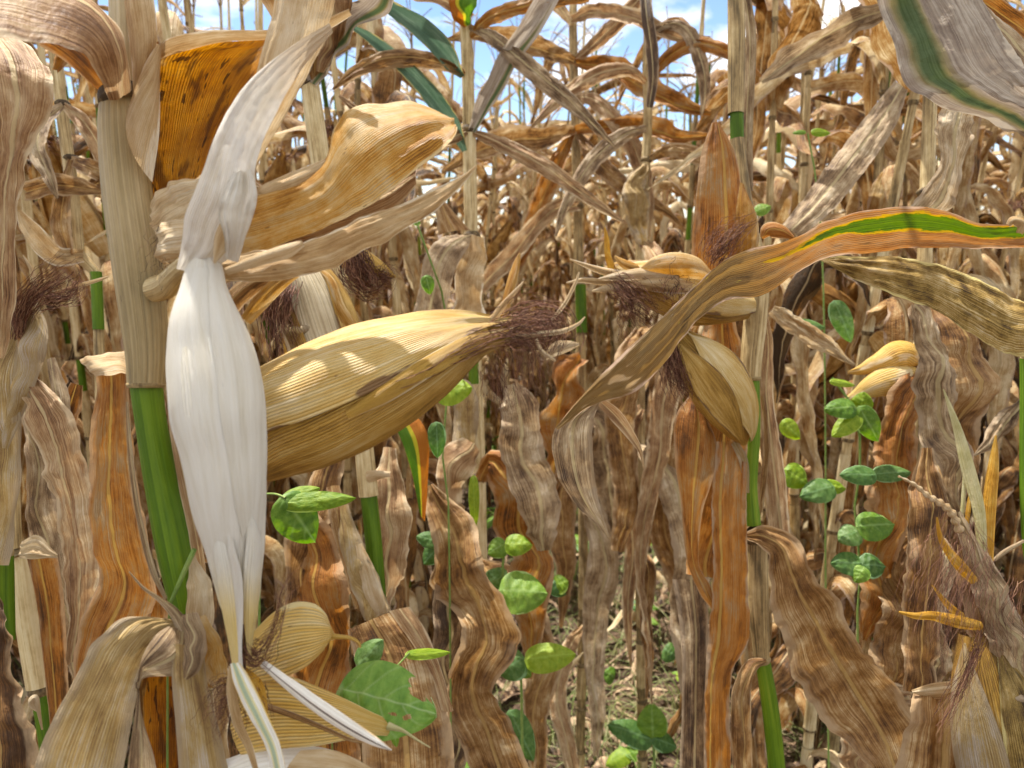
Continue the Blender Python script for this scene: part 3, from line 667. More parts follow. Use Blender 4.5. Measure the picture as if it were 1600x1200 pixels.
# amber spotted leaf cupping up behind the white husk
part(sheet([(236, 310, 330, 310, .428, .42), (231, 250, 350, 235, .43, .418), (234, 170, 385, 160, .432, .41), (240, 110, 420, 105, .43, .40), (252, 76, 470, 62, .425, .39), (275, 64, 500, 48, .418, .388)], bulge=-.12, crk=.0015, rip=.001, seed=8, nl=60, nc=26), 'leaf', M['spotted'], A, 'amber leaf covered with dark brown spots')
part(sheet([(240, 84, 252, 92, .423, .425), (262, 60, 280, 82, .41, .42), (330, 47, 345, 66, .40, .408), (430, 46, 440, 60, .39, .395), (500, 32, 508, 48, .385, .388), (545, 14, 550, 24, .38, .382)], bulge=.2, crk=.001, seed=18, nl=40, nc=8), 'leaf_rim', M['tan'], A)
# tan husk sweeping up behind the white one
part(sheet([(322, 330, 400, 262, .392, .386), (350, 240, 440, 190, .388, .38), (385, 150, 478, 120, .38, .375), (410, 80, 508, 60, .378, .37), (428, 10, 522, 0, .376, .368), (440, -60, 530, -60, .376, .368)], bulge=.12, crk=.003, rip=.001, seed=11, nl=60, nc=18, tone=-.02), 'husk', M['cream'], A, 'long tan husk sweeping upwards')
# peeled white husk
part(sheet([(276, 420, 300, 424, .352, .352), (284, 375, 352, 408, .345, .352), (288, 338, 378, 370, .342, .350), (303, 300, 396, 330, .340, .348), (318, 262, 399, 290, .342, .350), (336, 212, 398, 262, .345, .352), (360, 165, 410, 222, .35, .358), (390, 125, 430, 180, .355, .362), (428, 92, 452, 138, .36, .365), (470, 62, 484, 92, .362, .366), (515, 36, 520, 52, .365, .368)], bulge=.10, crk=.0028, rip=.001, seed=12, nl=110, nc=26, rag=.01), 'husk', M['peel'], A, 'peeled white husk above the white ear')
part(sheet([(352, 404, 372, 410, .345, .348), (350, 370, 382, 378, .340, .345), (340, 330, 396, 335, .338, .345), (352, 290, 400, 300, .340, .348), (366, 268, 392, 268, .345, .35)], bulge=.07, crk=.006, rip=.002, lam=.02, seed=13, nl=50, nc=16, tone=-.1), 'husk', M['peel'], A)
part(sheet([(333, 410, 336, 412, .344, .344), (335, 370, 362, 385, .342, .345), (345, 345, 380, 372, .341, .346)], bulge=.15, crk=.001, seed=14, nl=20), 'husk', M['cream'], A)
# crinkled pale base and the gold husk turning up to the right
part(sheet([(236, 320, 262, 400, .40, .395), (256, 292, 300, 380, .398, .392), (300, 278, 340, 350, .395, .388), (345, 276, 378, 330, .392, .385), (400, 280, 420, 330, .39, .382)], bulge=.15, crk=.006, rip=.003, lam=.02, seed=15, nl=50, nc=16, rag=.03), 'husk', M['cream'], A)
part(sheet([(262, 345, 264, 432, .385, .38), (286, 338, 290, 430, .38, .375), (320, 345, 320, 425, .378, .372), (350, 372, 340, 420, .375, .37)], bulge=.25, crk=.006, rip=.002, lam=.02, seed=16, nl=30, nc=14, rag=.05), 'husk', M['cream'], A)
part(sheet([(345, 322, 340, 398, .385, .38), (400, 300, 405, 397, .382, .376), (455, 284, 470, 372, .38, .372), (505, 252, 525, 350, .378, .37), (528, 190, 585, 316, .378, .366), (560, 166, 640, 275, .38, .365), (610, 162, 690, 235, .383, .366), (670, 168, 710, 215, .388, .37), (700, 186, 714, 200, .392, .374)], bulge=.10, crk=.002, rip=.0016, lam=.035, seed=17, nl=100, nc=26, rag=.008), 'husk', M['amber'], A, 'broad gold husk with a rounded end turned up to the right')
part(sheet([(345, 322, 350, 330, .39, .388), (400, 296, 410, 318, .388, .382), (460, 270, 470, 300, .386, .378), (515, 248, 520, 268, .384, .376)], bulge=.3, crk=.002, seed=19, nl=30, nc=10), 'husk', M['tan'], A)
part(sheet([(300, 350, 330, 402, .40, .398), (400, 345, 420, 400, .40, .396), (500, 320, 520, 370, .398, .392), (600, 285, 610, 330, .396, .392), (650, 262, 650, 290, .395, .393)], bulge=.1, crk=.003, seed=20, nl=40, nc=12), 'husk', M['pinkish'], A)
# long pointed husk below it
part(sheet([(330, 405, 360, 440, .372, .368), (400, 392, 400, 440, .37, .365), (460, 382, 480, 430, .368, .362), (520, 358, 540, 408, .366, .36), (590, 332, 620, 366, .365, .36), (660, 304, 680, 330, .364, .36), (715, 278, 722, 290, .364, .362), (744, 258, 745, 261, .364, .363)], bulge=.14, crk=.003, rip=.002, lam=.03, seed=21, nl=80, nc=16), 'husk', M['tan'], A, 'long pointed pale husk reaching to the right')
part(sheet([(352, 418, 356, 430, .362, .36), (400, 398, 410, 414, .360, .356), (440, 384, 452, 402, .36, .356), (470, 376, 476, 384, .362, .36)], bulge=.3, crk=.001, seed=22, nl=24, nc=8), 'husk', M['cream'], A)
part(ribbon([(350, 432, .375, 20), (420, 418, .372, 30), (500, 410, .37, 24), (540, 402, .37, 6)], bulge=.2, crk=.002, seed=23), 'husk', M['cream'], A)
part(ribbon([(330, 520, .43, 26), (365, 470, .425, 34), (400, 440, .42, 34), (440, 425, .415, 20)], bulge=.2, crk=.002, seed=24), 'husk', M['brown'], A)
part(ribbon([(385, 500, .42, 20), (410, 470, .415, 26), (440, 440, .41, 24), (470, 425, .41, 10)], bulge=.2, crk=.002, seed=25), 'husk', M['amber'], A)
# shank of the white ear
mb = MB(); stalk_px([(243, 452, .405, 40), (262, 445, .395, 40), (285, 420, .375, 34), (312, 402, .355, 34)], 12, 0, mb)
part(mb, 'shank', SM, A)
mb = silk_px([(262, 350, .385, 18), (262, 385, .383, 24), (266, 430, .382, 20)], 40, .5, 10, seed=4, wig=12); part(mb, 'frayed_fibre', M['straw'], A)
# white ear
E = Ear([(318, 398, .352, 32), (319, 420, .351, 49), (318, 450, .350, 64), (320, 500, .347, 101), (328, 550, .345, 123), (336, 600, .342, 134), (341, 650, .340, 137), (349, 700, .340, 125), (355, 750, .340, 115), (360, 800, .342, 104), (367, 850, .345, 88), (370, 900, .348, 71), (374, 940, .350, 58), (376, 960, .352, 37), (376, 975, .352, 13)], 90, .72)
ear = part(E.body(60, 0, .0012, 5, .05), 'ear', M['whitear'], A, 'ear stripped to its smooth white inner husk')
h = E.husk(.02, .86, lambda f: -62 + 34 * f, lambda f: 46 * (1 - f ** 3) + 2, .0011, lift=.0, tone=-.03, seed=2); h = part(h, 'husk', M['whitear'], ear)
h = E.husk(.05, .97, lambda f: 40 - 6 * f, lambda f: 62 * (1 - f ** 4) + 2, .0006, tone=.06, seed=3); part(h, 'husk', M['whitear'], ear)
part(sheet([(332, 800, 336, 800, .338, .337), (333, 850, 352, 850, .335, .334), (339, 900, 362, 900, .336, .335), (346, 950, 370, 955, .339, .338), (356, 1000, 373, 1005, .342, .341), (364, 1045, 376, 1048, .344, .344)], bulge=.3, nl=50, seed=31), 'husk', M['taper'], ear, 'yellowing tail of the white husk')
part(sheet([(352, 810, 356, 810, .334, .334), (355, 860, 368, 860, .334, .334), (360, 900, 378, 900, .336, .336), (366, 960, 380, 960, .339, .339), (369, 1010, 378, 1012, .342, .342), (370, 1045, 380, 1046, .344, .344)], bulge=.3, nl=50, seed=32), 'husk', M['white'], ear)
part(sheet([(390, 800, 394, 798, .336, .337), (384, 850, 408, 846, .336, .341), (380, 900, 407, 895, .338, .343), (380, 950, 404, 945, .341, .345), (384, 1000, 396, 998, .345, .347), (388, 1024, 394, 1024, .346, .347)], bulge=.35, nl=50, seed=33), 'husk', M['taper'], ear)
part(ribbon([(366, 1035, .343, 14), (376, 1060, .341, 26), (392, 1095, .339, 30), (410, 1130, .337, 26), (426, 1165, .336, 24), (438, 1215, .335, 22)], bulge=.2, rip=.0006, lam=.02, seed=34, nl=50, nc=12), 'husk_tip', M['greentip'], ear, 'curling pale green and white husk tip')
part(ribbon([(362, 1040, .347, 10), (362, 1080, .346, 16), (372, 1130, .345, 16), (390, 1170, .345, 12), (402, 1210, .345, 8)], bulge=.3, seed=35), 'husk_tip', M['tan'], ear)
part(ribbon([(380, 1050, .350, 18), (400, 1070, .350, 22), (412, 1100, .350, 12), (416, 1125, .35, 3)], bulge=.3, seed=36), 'husk_tip', M['yellow'], ear)
part(ribbon([(410, 1036, .350, 12), (440, 1060, .349, 18), (490, 1098, .348, 24), (540, 1132, .348, 24), (585, 1158, .348, 16), (612, 1172, .349, 2)], bulge=.25, seed=37, nl=50), 'husk_tip', M['whitedark'], ear, 'thin white strip with a dark centre line')
part(ribbon([(404, 1100, .366, 10), (450, 1115, .364, 10), (500, 1135, .362, 8), (545, 1155, .362, 6), (568, 1160, .362, 3)], bulge=.4, seed=38), 'husk_tip', M['brown'], ear)
sk = MB()
silk_px([(385, 1020, .349, 18), (400, 1030, .347, 24), (424, 995, .345, 12), (436, 960, .343, 6), (446, 920, .343, 5), (470, 890, .343, 10)], 26, .55, 8, sk, 3, wig=5)
silk_px([(380, 1010, .349, 16), (395, 1030, .347, 24), (420, 1020, .346, 12)], 50, .6, 10, sk, 4, wig=6)
silk_px([(400, 1060, .352, 12), (404, 1090, .352, 10), (418, 1120, .352, 6)], 18, .7, 4, sk, 5, wig=4)
silk_px([(372, 1080, .356, 20), (355, 1110, .358, 26), (345, 1150, .36, 20)], 60, .5, 14, sk, 6, wig=10)
silk_px([(365, 1060, .356, 12), (340, 1075, .358, 10), (335, 1110, .36, 8)], 24, .5, 14, sk, 7, wig=8)
part(sk, 'silk', M['silk'], ear)
# golden ear
G = Ear([(360, 700, .418, 110), (400, 682, .412, 142), (440, 661, .408, 164), (490, 640, .405, 174), (540, 617, .404, 173), (590, 594, .404, 163), (640, 570, .405, 142), (690, 546, .407, 108), (730, 529, .409, 74), (765, 518, .411, 46), (800, 511, .412, 30), (822, 508, .413, 12)], 90, .9)
gear = part(G.body(70, 0, .0016, 8, -.02, .00022), 'ear', M['goldear'], A, 'big golden husked ear with brown silk')
# e2 direction: find which side is up on this ear
up = 90 if (G.fr[45][2].z > 0) else -90; sg = 1 if up > 0 else -1
part(G.husk(.0, .97, lambda f: sg * (58 - 26 * f), lambda f: 52 * (1 - f ** 4) + 3, .0030, lift=.0012, tone=.10, seed=5, nl=80, nc=24, wav=.0012), 'husk', M['goldhusk'], gear)
part(G.husk(.0, .93, lambda f: sg * (-50 + 12 * f), lambda f: 58 * (1 - f ** 5) + 3, .0012, lift=.0008, tone=-.04, seed=6, nl=80, nc=24, wav=.0008), 'husk', M['goldhusk'], gear)
part(sheet([(540, 640, 545, 655, .378, .376), (600, 600, 612, 626, .376, .376), (660, 560, 672, 590, .381, .38), (720, 528, 730, 556, .392, .392), (760, 512, 768, 532, .40, .40)], bulge=.18, crk=.001, seed=41, nl=40, nc=12, tone=-.1), 'husk', M['gold'], gear)
part(ribbon([(700, 520, .404, 24), (745, 506, .405, 22), (768, 500, .404, 14), (785, 478, .402, 10), (812, 448, .40, 5), (818, 440, .40, 2)], bulge=.3, seed=42), 'husk_tip', M['tan'], gear)
part(ribbon([(782, 508, .415, 10), (790, 480, .42, 14), (800, 440, .425, 16), (808, 410, .43, 10), (812, 395, .43, 2)], bulge=.3, seed=43), 'husk_tip', M['amber'], gear)
part(ribbon([(800, 528, .405, 8), (840, 522, .404, 9), (880, 517, .404, 8), (905, 505, .404, 5), (914, 495, .404, 2)], bulge=.4, seed=44), 'husk_tip', M['cream'], gear)
part(ribbon([(838, 530, .402, 6), (846, 548, .40, 7), (860, 558, .40, 6), (868, 564, .40, 3)], bulge=.4, seed=45), 'husk_tip', M['cream'], gear)
part(ribbon([(862, 500, .412, 3), (872, 488, .411, 6), (885, 470, .41, 6), (900, 440, .41, 5), (905, 425, .41, 2)], bulge=.4, seed=46), 'husk_tip', M['cream'], gear)
part(ribbon([(852, 560, .418, 6), (870, 545, .418, 22), (890, 540, .418, 16), (905, 538, .418, 4)], bulge=.2, seed=47), 'husk_tip', M['cream'], gear)
part(ribbon([(700, 560, .404, 20), (745, 545, .404, 30), (785, 528, .405, 22), (812, 516, .406, 8)], bulge=.3, seed=48, crk=.002), 'husk', M['goldear'], gear)
sk = MB()
silk_px([(770, 520, .405, 26), (810, 515, .403, 36), (840, 510, .402, 40), (868, 506, .402, 30)], 110, .6, 10, sk, 11, wig=7)
silk_px([(790, 520, .405, 40), (815, 550, .403, 44), (818, 590, .402, 40), (822, 650, .402, 46)], 80, .4, 18, sk, 12, wig=7)
silk_px([(800, 500, .41, 30), (835, 495, .41, 30), (865, 500, .41, 26), (870, 530, .41, 30), (850, 560, .41, 20)], 80, .6, 10, sk, 13, wig=7)
silk_px([(620, 600, .378, 8), (660, 585, .382, 10), (700, 560, .388, 10), (760, 530, .395, 14), (800, 520, .40, 20)], 40, .6, 6, sk, 14, wig=4, frac=False)
silk_px([(725, 560, .398, 6), (722, 530, .398, 8), (740, 518, .398, 8), (790, 520, .40, 16)], 10, .5, 4, sk, 15, wig=4, frac=False)
silk_px([(770, 560, .402, 30), (775, 600, .402, 20), (780, 660, .402, 24)], 40, .4, 20, sk, 16, wig=6)
part(sk, 'silk', M['silk'], gear)
# lower gold bracts
part(sheet([(398, 985, 398, 1066, .385, .38), (430, 955, 425, 1064, .38, .372), (460, 941, 450, 1056, .376, .368), (490, 943, 478, 1042, .375, .366), (508, 958, 502, 1020, .377, .37), (517, 980, 514, 1002, .38, .376), (524, 992, 522, 1000, .381, .38)], bulge=.22, crk=.001, seed=51, nl=60, nc=22, tone=.15), 'husk', M['bract'], A, 'rounded glossy gold husk')
part(ribbon([(514, 994, .378, 10), (530, 995, .377, 8), (548, 997, .376, 6), (560, 1004, .376, 5), (563, 1012, .376, 3)], bulge=.4, seed=52), 'husk_tip', M['gold'], A)
part(sheet([(378, 1072, 376, 1180, .386, .38), (410, 1054, 400, 1176, .383, .374), (450, 1056, 440, 1170, .38, .368), (500, 1074, 490, 1166, .38, .366), (540, 1092, 535, 1158, .381, .368), (580, 1112, 575, 1150, .382, .374), (612, 1126, 608, 1150, .384, .38)], bulge=.2, crk=.001, seed=53, nl=60, nc=22, tone=.08), 'husk', M['bract'], A, 'pointed gold husk below the rounded one')
part(ribbon([(606, 1134, .38, 14), (630, 1142, .378, 6), (650, 1155, .377, 4), (672, 1168, .377, 2)], bulge=.4, seed=54), 'husk_tip', M['palegreen'], A)
low = Ear([(360, 1250, .38, 120), (420, 1225, .378, 110), (480, 1215, .376, 90), (540, 1215, .376, 60), (590, 1232, .378, 20)], 40, .8)
part(low.body(40, 0, .001, 6, .1), 'ear', M['white'], A, 'pale ear tip at the lower border')
part(sheet([(470, 1172, 440, 1215, .362, .356), (520, 1172, 510, 1225, .362, .356), (560, 1188, 555, 1230, .364, .36), (590, 1206, 585, 1240, .366, .364)], bulge=.2, seed=55, nl=30), 'husk', M['cream'], A)
# bottom-left arching leaf with dark amber hollow
part(sheet([(255, 966, 300, 985, .385, .392), (190, 966, 268, 990, .37, .385), (150, 1000, 236, 1025, .36, .378), (118, 1060, 216, 1075, .355, .372), (84, 1120, 204, 1140, .352, .368), (56, 1190, 190, 1215, .35, .365), (44, 1260, 180, 1280, .35, .365)], bulge=.12, crk=.003, rip=.002, lam=.04, seed=56, nl=80, nc=24), 'leaf', M['tanlow'], A, 'broad olive tan leaf arching down at the lower left')
part(sheet([(262, 978, 300, 1000, .382, .39), (240, 996, 300, 1050, .372, .38), (218, 1040, 222, 1060, .366, .368), (213, 1100, 220, 1110, .366, .368), (204, 1160, 240, 1180, .366, .37), (196, 1230, 250, 1240, .368, .374)], bulge=.15, crk=.003, seed=57, nl=50, nc=14), 'leaf', M['grey'], A)
part(sheet([(225, 1020, 300, 1000, .42, .425), (218, 1080, 320, 1080, .425, .43), (216, 1150, 340, 1150, .425, .43), (214, 1240, 350, 1240, .425, .43)], bulge=-.15, crk=.001, seed=58, nl=50, nc=20, tone=-.2), 'leaf', M['spotted'], A, 'deep amber inside of a leaf sheath')
part(sheet([(270, 1005, 318, 1010, .375, .38), (268, 1060, 326, 1080, .37, .378), (274, 1130, 345, 1150, .368, .376), (282, 1240, 365, 1240, .368, .376)], bulge=.15, crk=.002, seed=59, nl=50, nc=16), 'leaf', M['tanlow'], A)
part(ribbon([(296, 960, .38, 26), (306, 1000, .375, 34), (300, 1040, .37, 28), (290, 1060, .37, 8)], bulge=.3, crk=.004, seed=60), 'leaf', M['grey'], A)
part(ribbon([(330, 1020, .40, 26), (348, 1080, .40, 34), (345, 1150, .40, 20), (350, 1220, .40, 30)], bulge=.3, crk=.003, seed=61), 'leaf', M['tan'], A)
part(ribbon([(310, 965, .395, 24), (330, 1010, .393, 34), (340, 1070, .393, 40)], bulge=.3, crk=.002, seed=62, tone=.1), 'leaf_sheath', M['amber'], A)
part(ribbon([(202, 893, .39, 2), (225, 918, .388, 5), (250, 935, .386, 8), (275, 955, .386, 16), (296, 985, .388, 22), (310, 1010, .39, 6)], fold=.4, crk=.004, seed=63), 'leaf', M['grey'], A)
# brown leaf with pale cut top left of the green stem
part(sheet([(150, 580, 200, 572, .45, .448), (150, 640, 202, 640, .45, .445), (142, 700, 206, 700, .452, .445), (139, 780, 216, 780, .455, .445), (142, 850, 232, 860, .458, .446), (158, 900, 240, 930, .46, .45), (120, 990, 215, 1000, .46, .455), (112, 1080, 150, 1060, .46, .458)], bulge=.08, crk=.003, rip=.0014, lam=.05, seed=64, nl=90, nc=22, rag=.02), 'leaf', M['orange'], A, 'orange brown leaf with a creased lower half')
part(sheet([(124, 562, 150, 588, .43, .428), (140, 555, 165, 585, .432, .42), (170, 552, 195, 582, .44, .425), (196, 548, 206, 600, .445, .43)], bulge=.06, crk=.003, rip=.001, lam=.012, seed=65, nl=24, nc=10), 'leaf', M['cream'], A)
part(sheet([(205, 860, 246, 900, .462, .46), (200, 930, 262, 960, .462, .46), (196, 1000, 250, 1010, .462, .46)], bulge=.1, crk=.002, seed=66), 'leaf', M['orange'], A)

# ---------------------------------------------------------------- stem behind the upturned gold husk
B2 = thing('maize_plant', ground_under(P(610, 1200, .85)), 'maize plant with a fat pale ear, right behind the big golden ear', 'maize plant', HG)
mb = MB()
stalk_px([(484, 128, .86, 28), (492, 190, .86, 30), (503, 268, .86, 31), (520, 390, .855, 31), (545, 560, .85, 30), (566, 680, .85, 30), (576, 775, .85, 30)], 40, 0, mb, -.02)
stalk_px([(576, 772, .85, 26), (584, 850, .85, 26), (592, 955, .85, 26)], 16, 1, mb, -.3)
stalk_px([(478, 118, .86, 28), (483, 126, .86, 38), (487, 134, .86, 30)], 6, 2, mb, -.4)
stalk_px([(594, 950, .85, 28), (600, 965, .85, 34), (602, 980, .85, 28)], 6, 2, mb, -.4)
stalk_px([(602, 975, .85, 26), (615, 1220, .85, 26)], 6, 0, mb); to_ground(mb, 615, 1215, .85, 26); to_top(mb, 482, 122, .86, 27, 2.15, (.02, .02))
part(mb, 'stalk', SM, B2)
part(ribbon([(484, 128, .85, 34), (505, 90, .84, 42), (540, 45, .82, 42), (580, 5, .80, 50), (620, -50, .78, 60)], fold=.25, seed=71, crk=.002, nl=40), 'leaf', M['greygreen'], B2, 'grey leaf with a green streak rising to the right')
part(sheet([(484, 126, 498, 118, .85, .85), (456, 70, 530, 60, .83, .83), (420, 20, 540, 10, .81, .81), (380, -50, 540, -50, .8, .8)], bulge=.2, crk=.004, rip=.003, seed=72, nl=40, nc=14), 'leaf', M['brown'], B2)
part(ribbon([(500, 112, .84, 12), (515, 60, .82, 36), (525, 10, .80, 46), (530, -40, .8, 50)], bulge=.3, crk=.004, seed=73), 'leaf', M['pinkish'], B2)
e = Ear([(535, 610, .70, 60), (522, 560, .70, 96), (505, 510, .70, 104), (488, 460, .70, 92), (474, 425, .70, 66), (466, 405, .70, 36)], 40, .9)
ea = part(e.body(50, 0, .002, 12, .0), 'ear', M['palear'], B2, 'pale grey white husked ear')
part(e.husk(0, .98, lambda f: 70, lambda f: 45 * (1 - f ** 5) + 2, .002, tone=-.2, seed=7), 'husk', M['goldhusk'], ea)
part(e.husk(0, .9, lambda f: -75, lambda f: 40 * (1 - f ** 5) + 2, .002, tone=-.1, seed=8), 'husk', M['goldhusk'], ea)
part(ribbon([(490, 415, .69, 8), (515, 440, .685, 16), (530, 480, .68, 18), (550, 515, .68, 20), (558, 545, .68, 10)], bulge=.3, seed=74, crk=.001), 'husk', M['amber'], ea)
part(ribbon([(440, 430, .70, 20), (450, 490, .69, 44), (470, 545, .69, 54), (495, 600, .69, 50)], bulge=.3, seed=75, crk=.002), 'husk', M['tanlow'], ea)
sk = MB(); silk_px([(450, 430, .68, 26), (436, 460, .67, 26), (432, 510, .67, 18), (440, 560, .67, 22)], 110, .7, 16, sk, 21, wig=7)
silk_px([(440, 440, .68, 20), (415, 470, .67, 20), (400, 500, .67, 16)], 50, .7, 10, sk, 22, wig=7); part(sk, 'silk', M['silk'], ea)
part(ribbon([(440, 520, .665, 4), (450, 560, .665, 5), (470, 585, .665, 3)], seed=76), 'husk_tip', M['yellow'], ea)
part(ribbon([(430, 500, .665, 3), (450, 540, .665, 5), (455, 570, .665, 5)], seed=77), 'husk_tip', M['cream'], ea)
e = Ear([(520, 385, .80, 30), (545, 398, .79, 44), (575, 412, .78, 34), (600, 424, .775, 20), (618, 433, .775, 3)], 30, .9)
ea = part(e.body(24, 0, .001, 14, -.1), 'ear', M['gold'], B2, 'small gold ear tip wrapped in dark silk')
part(ribbon([(550, 430, .77, 14), (575, 440, .768, 18), (590, 452, .768, 5)], bulge=.3, seed=78), 'husk', M['tan'], ea)
sk = MB(); silk_px([(530, 385, .78, 20), (555, 395, .765, 18), (565, 420, .76, 14), (580, 445, .765, 10), (600, 430, .77, 10)], 80, .8, 8, sk, 23, wig=9)
silk_px([(540, 400, .77, 24), (550, 430, .765, 20), (570, 455, .765, 10), (598, 452, .77, 8)], 60, .8, 5, sk, 24, wig=6)
silk_px([(590, 425, .77, 12), (608, 430, .77, 14), (612, 445, .77, 10)], 40, .5, 8, sk, 25, wig=8); part(sk, 'silk', M['silk'], ea)
part(ribbon([(536, 790, .83, 18), (548, 850, .82, 36), (570, 910, .82, 44), (590, 962, .82, 40)], bulge=.3, crk=.003, seed=79), 'leaf_sheath', M['tanlow'], B2)
part(ribbon([(560, 850, .815, 10), (572, 890, .812, 26), (584, 930, .812, 30), (594, 960, .814, 20)], bulge=.3, crk=.002, seed=80), 'leaf_sheath', M['cream'], B2)
part(ribbon([(520, 760, .84, 20), (530, 810, .83, 30), (545, 880, .83, 20), (560, 950, .83, 10)], bulge=.3, crk=.004, seed=81), 'leaf_sheath', M['brown'], B2)
part(sheet([(543, 984, 620, 952, .80, .80), (556, 1040, 665, 1010, .79, .79), (560, 1100, 690, 1090, .78, .78), (565, 1160, 706, 1140, .78, .78), (570, 1240, 712, 1240, .78, .78)], bulge=.1, crk=.004, rip=.003, seed=82, nl=60, nc=18), 'leaf', M['brown'], B2, 'broad brown leaf folding down beside the chewed bean leaf')
part(sheet([(608, 955, 640, 948, .775, .78), (640, 1000, 668, 990, .77, .775), (672, 1050, 690, 1050, .77, .775), (690, 1110, 708, 1110, .775, .78)], bulge=.3, crk=.003, seed=83, nl=30), 'leaf', M['pinkish'], B2)
part(ribbon([(470, 800, .88, 40), (500, 860, .87, 60), (505, 950, .86, 80), (500, 1050, .86, 90), (510, 1210, .86, 100)], bulge=.15, crk=.004, rip=.004, seed=84, nl=60, nc=14, tone=-.1), 'leaf', M['orange'], B2)
part(ribbon([(525, 700, .9, 30), (500, 780, .89, 50), (475, 860, .88, 60), (468, 960, .88, 40)], bulge=.15, crk=.004, rip=.004, seed=85, nl=50, tone=-.15), 'leaf', M['brown'], B2)
part(ribbon([(610, 700, .95, 20), (605, 760, .93, 50), (612, 830, .92, 60), (600, 920, .92, 40), (590, 990, .92, 10)], bulge=.15, crk=.005, rip=.005, seed=86, nl=50), 'leaf', M['pinkish'], B2)
part(ribbon([(575, 745, .84, 20), (592, 742, .835, 14), (610, 742, .835, 10)], bulge=.3, crk=.002, seed=87), 'leaf', M['cream'], B2)

# ---------------------------------------------------------------- slim stem left of the centre with dark green leaves
C2 = thing('maize_plant', ground_under(P(760, 1200, 1.3)), 'slim maize plant with two dark green upper leaves, left of the centre', 'maize plant', HG)
mb = MB()
stalk_px([(728, 40, 1.3, 19), (731, 120, 1.3, 19), (733, 200, 1.3, 20)], 10, 0, mb); stalk_px([(733, 200, 1.3, 21), (736, 350, 1.3, 21), (740, 500, 1.3, 20), (748, 700, 1.3, 20), (752, 900, 1.3, 20)], 24, 0, mb, .1)
for x, y in ((733, 203), (737, 368), (741, 540), (749, 745)): stalk_px([(x, y - 6, 1.3, 20), (x, y, 1.3, 28), (x, y + 7, 1.3, 20)], 5, 2, mb, -.2)
stalk_px([(741, 545, 1.3, 21), (743, 600, 1.3, 21)], 4, 1, mb); to_ground(mb, 752, 895, 1.3, 20); to_top(mb, 728, 42, 1.3, 18, 2.2)
part(mb, 'stalk', SM, C2)
part(ribbon([(730, 40, 1.28, 14), (722, 20, 1.27, 34), (728, -20, 1.27, 44), (735, -60, 1.27, 30)], bulge=.4, seed=91), 'leaf_sheath', M['yellowgreen'], C2)
part(ribbon([(722, 120, 1.29, 8), (700, 92, 1.27, 30), (668, 58, 1.25, 34), (630, 28, 1.24, 26), (585, -5, 1.23, 14), (550, -30, 1.2, 6)], fold=.3, seed=92, nl=40), 'leaf', M['darkgreen'], C2, 'dark green blade slanting to the upper left')
part(ribbon([(726, 236, 1.29, 8), (705, 195, 1.27, 26), (665, 140, 1.25, 28), (620, 95, 1.23, 22), (578, 60, 1.22, 16), (545, 40, 1.2, 6)], fold=.3, seed=93, nl=40), 'leaf', M['darkgreen'], C2, 'lower dark green blade')
part(ribbon([(738, 205, 1.29, 12), (760, 160, 1.27, 26), (800, 85, 1.24, 32), (840, 30, 1.21, 34), (880, -40, 1.2, 30)], fold=.35, seed=94, nl=40, tone=.15), 'leaf', M['greygreen'], C2)
part(ribbon([(735, 30, 1.3, 14), (700, 5, 1.28, 30), (640, -20, 1.26, 34)], fold=.3, seed=95), 'leaf', M['pinkish'], C2)
part(sheet([(738, 366, 744, 366, 1.26, 1.27), (690, 372, 726, 395, 1.22, 1.22), (664, 400, 712, 420, 1.21, 1.21), (655, 450, 700, 470, 1.21, 1.21), (640, 510, 690, 540, 1.22, 1.22)], bulge=.15, crk=.004, rip=.004, seed=96, nl=40), 'leaf', M['grey'], C2)
part(sheet([(674, 305, 690, 308, 1.2, 1.21), (682, 340, 712, 335, 1.2, 1.2), (685, 368, 735, 360, 1.2, 1.2)], bulge=.3, seed=97), 'leaf', M['brown'], C2)
part(ribbon([(742, 370, 1.26, 30), (735, 420, 1.25, 44), (732, 480, 1.25, 50), (735, 560, 1.25, 46)], bulge=.2, crk=.004, seed=98), 'leaf', M['tan'], C2)
part(sheet([(615, 660, 640, 636, .95, .95), (632, 700, 668, 680, .94, .94), (646, 750, 668, 760, .94, .94), (655, 800, 664, 815, .94, .94)], bulge=.2, crk=.002, seed=99, nl=40), 'leaf', M['yellowgreen'], C2, 'green and yellow blade with a brown edge')
part(ribbon([(672, 758, .98, 12), (690, 800, .97, 56), (722, 860, .96, 76), (746, 930, .96, 80), (748, 1000, .96, 86), (742, 1080, .96, 80), (765, 1150, .96, 84), (790, 1230, .96, 90)], bulge=.1, fold=.2, crk=.009, rip=.006, lam=.06, seed=100, nl=90, nc=18, rag=.02), 'leaf', M['brown'], C2, 'long brown rippled leaf hanging down')
part(ribbon([(735, 695, 1.15, 40), (715, 720, 1.13, 58), (702, 760, 1.13, 44), (708, 820, 1.13, 36), (720, 900, 1.13, 40)], bulge=.25, crk=.006, rip=.006, seed=101, nl=50), 'leaf', M['pinkish'], C2)
part(ribbon([(700, 900, .99, 40), (705, 980, .98, 56), (700, 1060, .98, 44), (720, 1150, .98, 40), (700, 1220, .98, 40)], bulge=.2, crk=.005, rip=.005, seed=102, nl=50, tone=-.2), 'leaf', M['grey'], C2)
part(ribbon([(752, 748, 1.2, 20), (770, 720, 1.18, 40), (800, 760, 1.17, 70), (822, 860, 1.17, 74), (830, 960, 1.17, 50), (828, 1060, 1.17, 6)], bulge=.3, fold=.15, crk=.011, rip=.006, seed=103, nl=60, nc=12), 'leaf', M['orange'], C2)
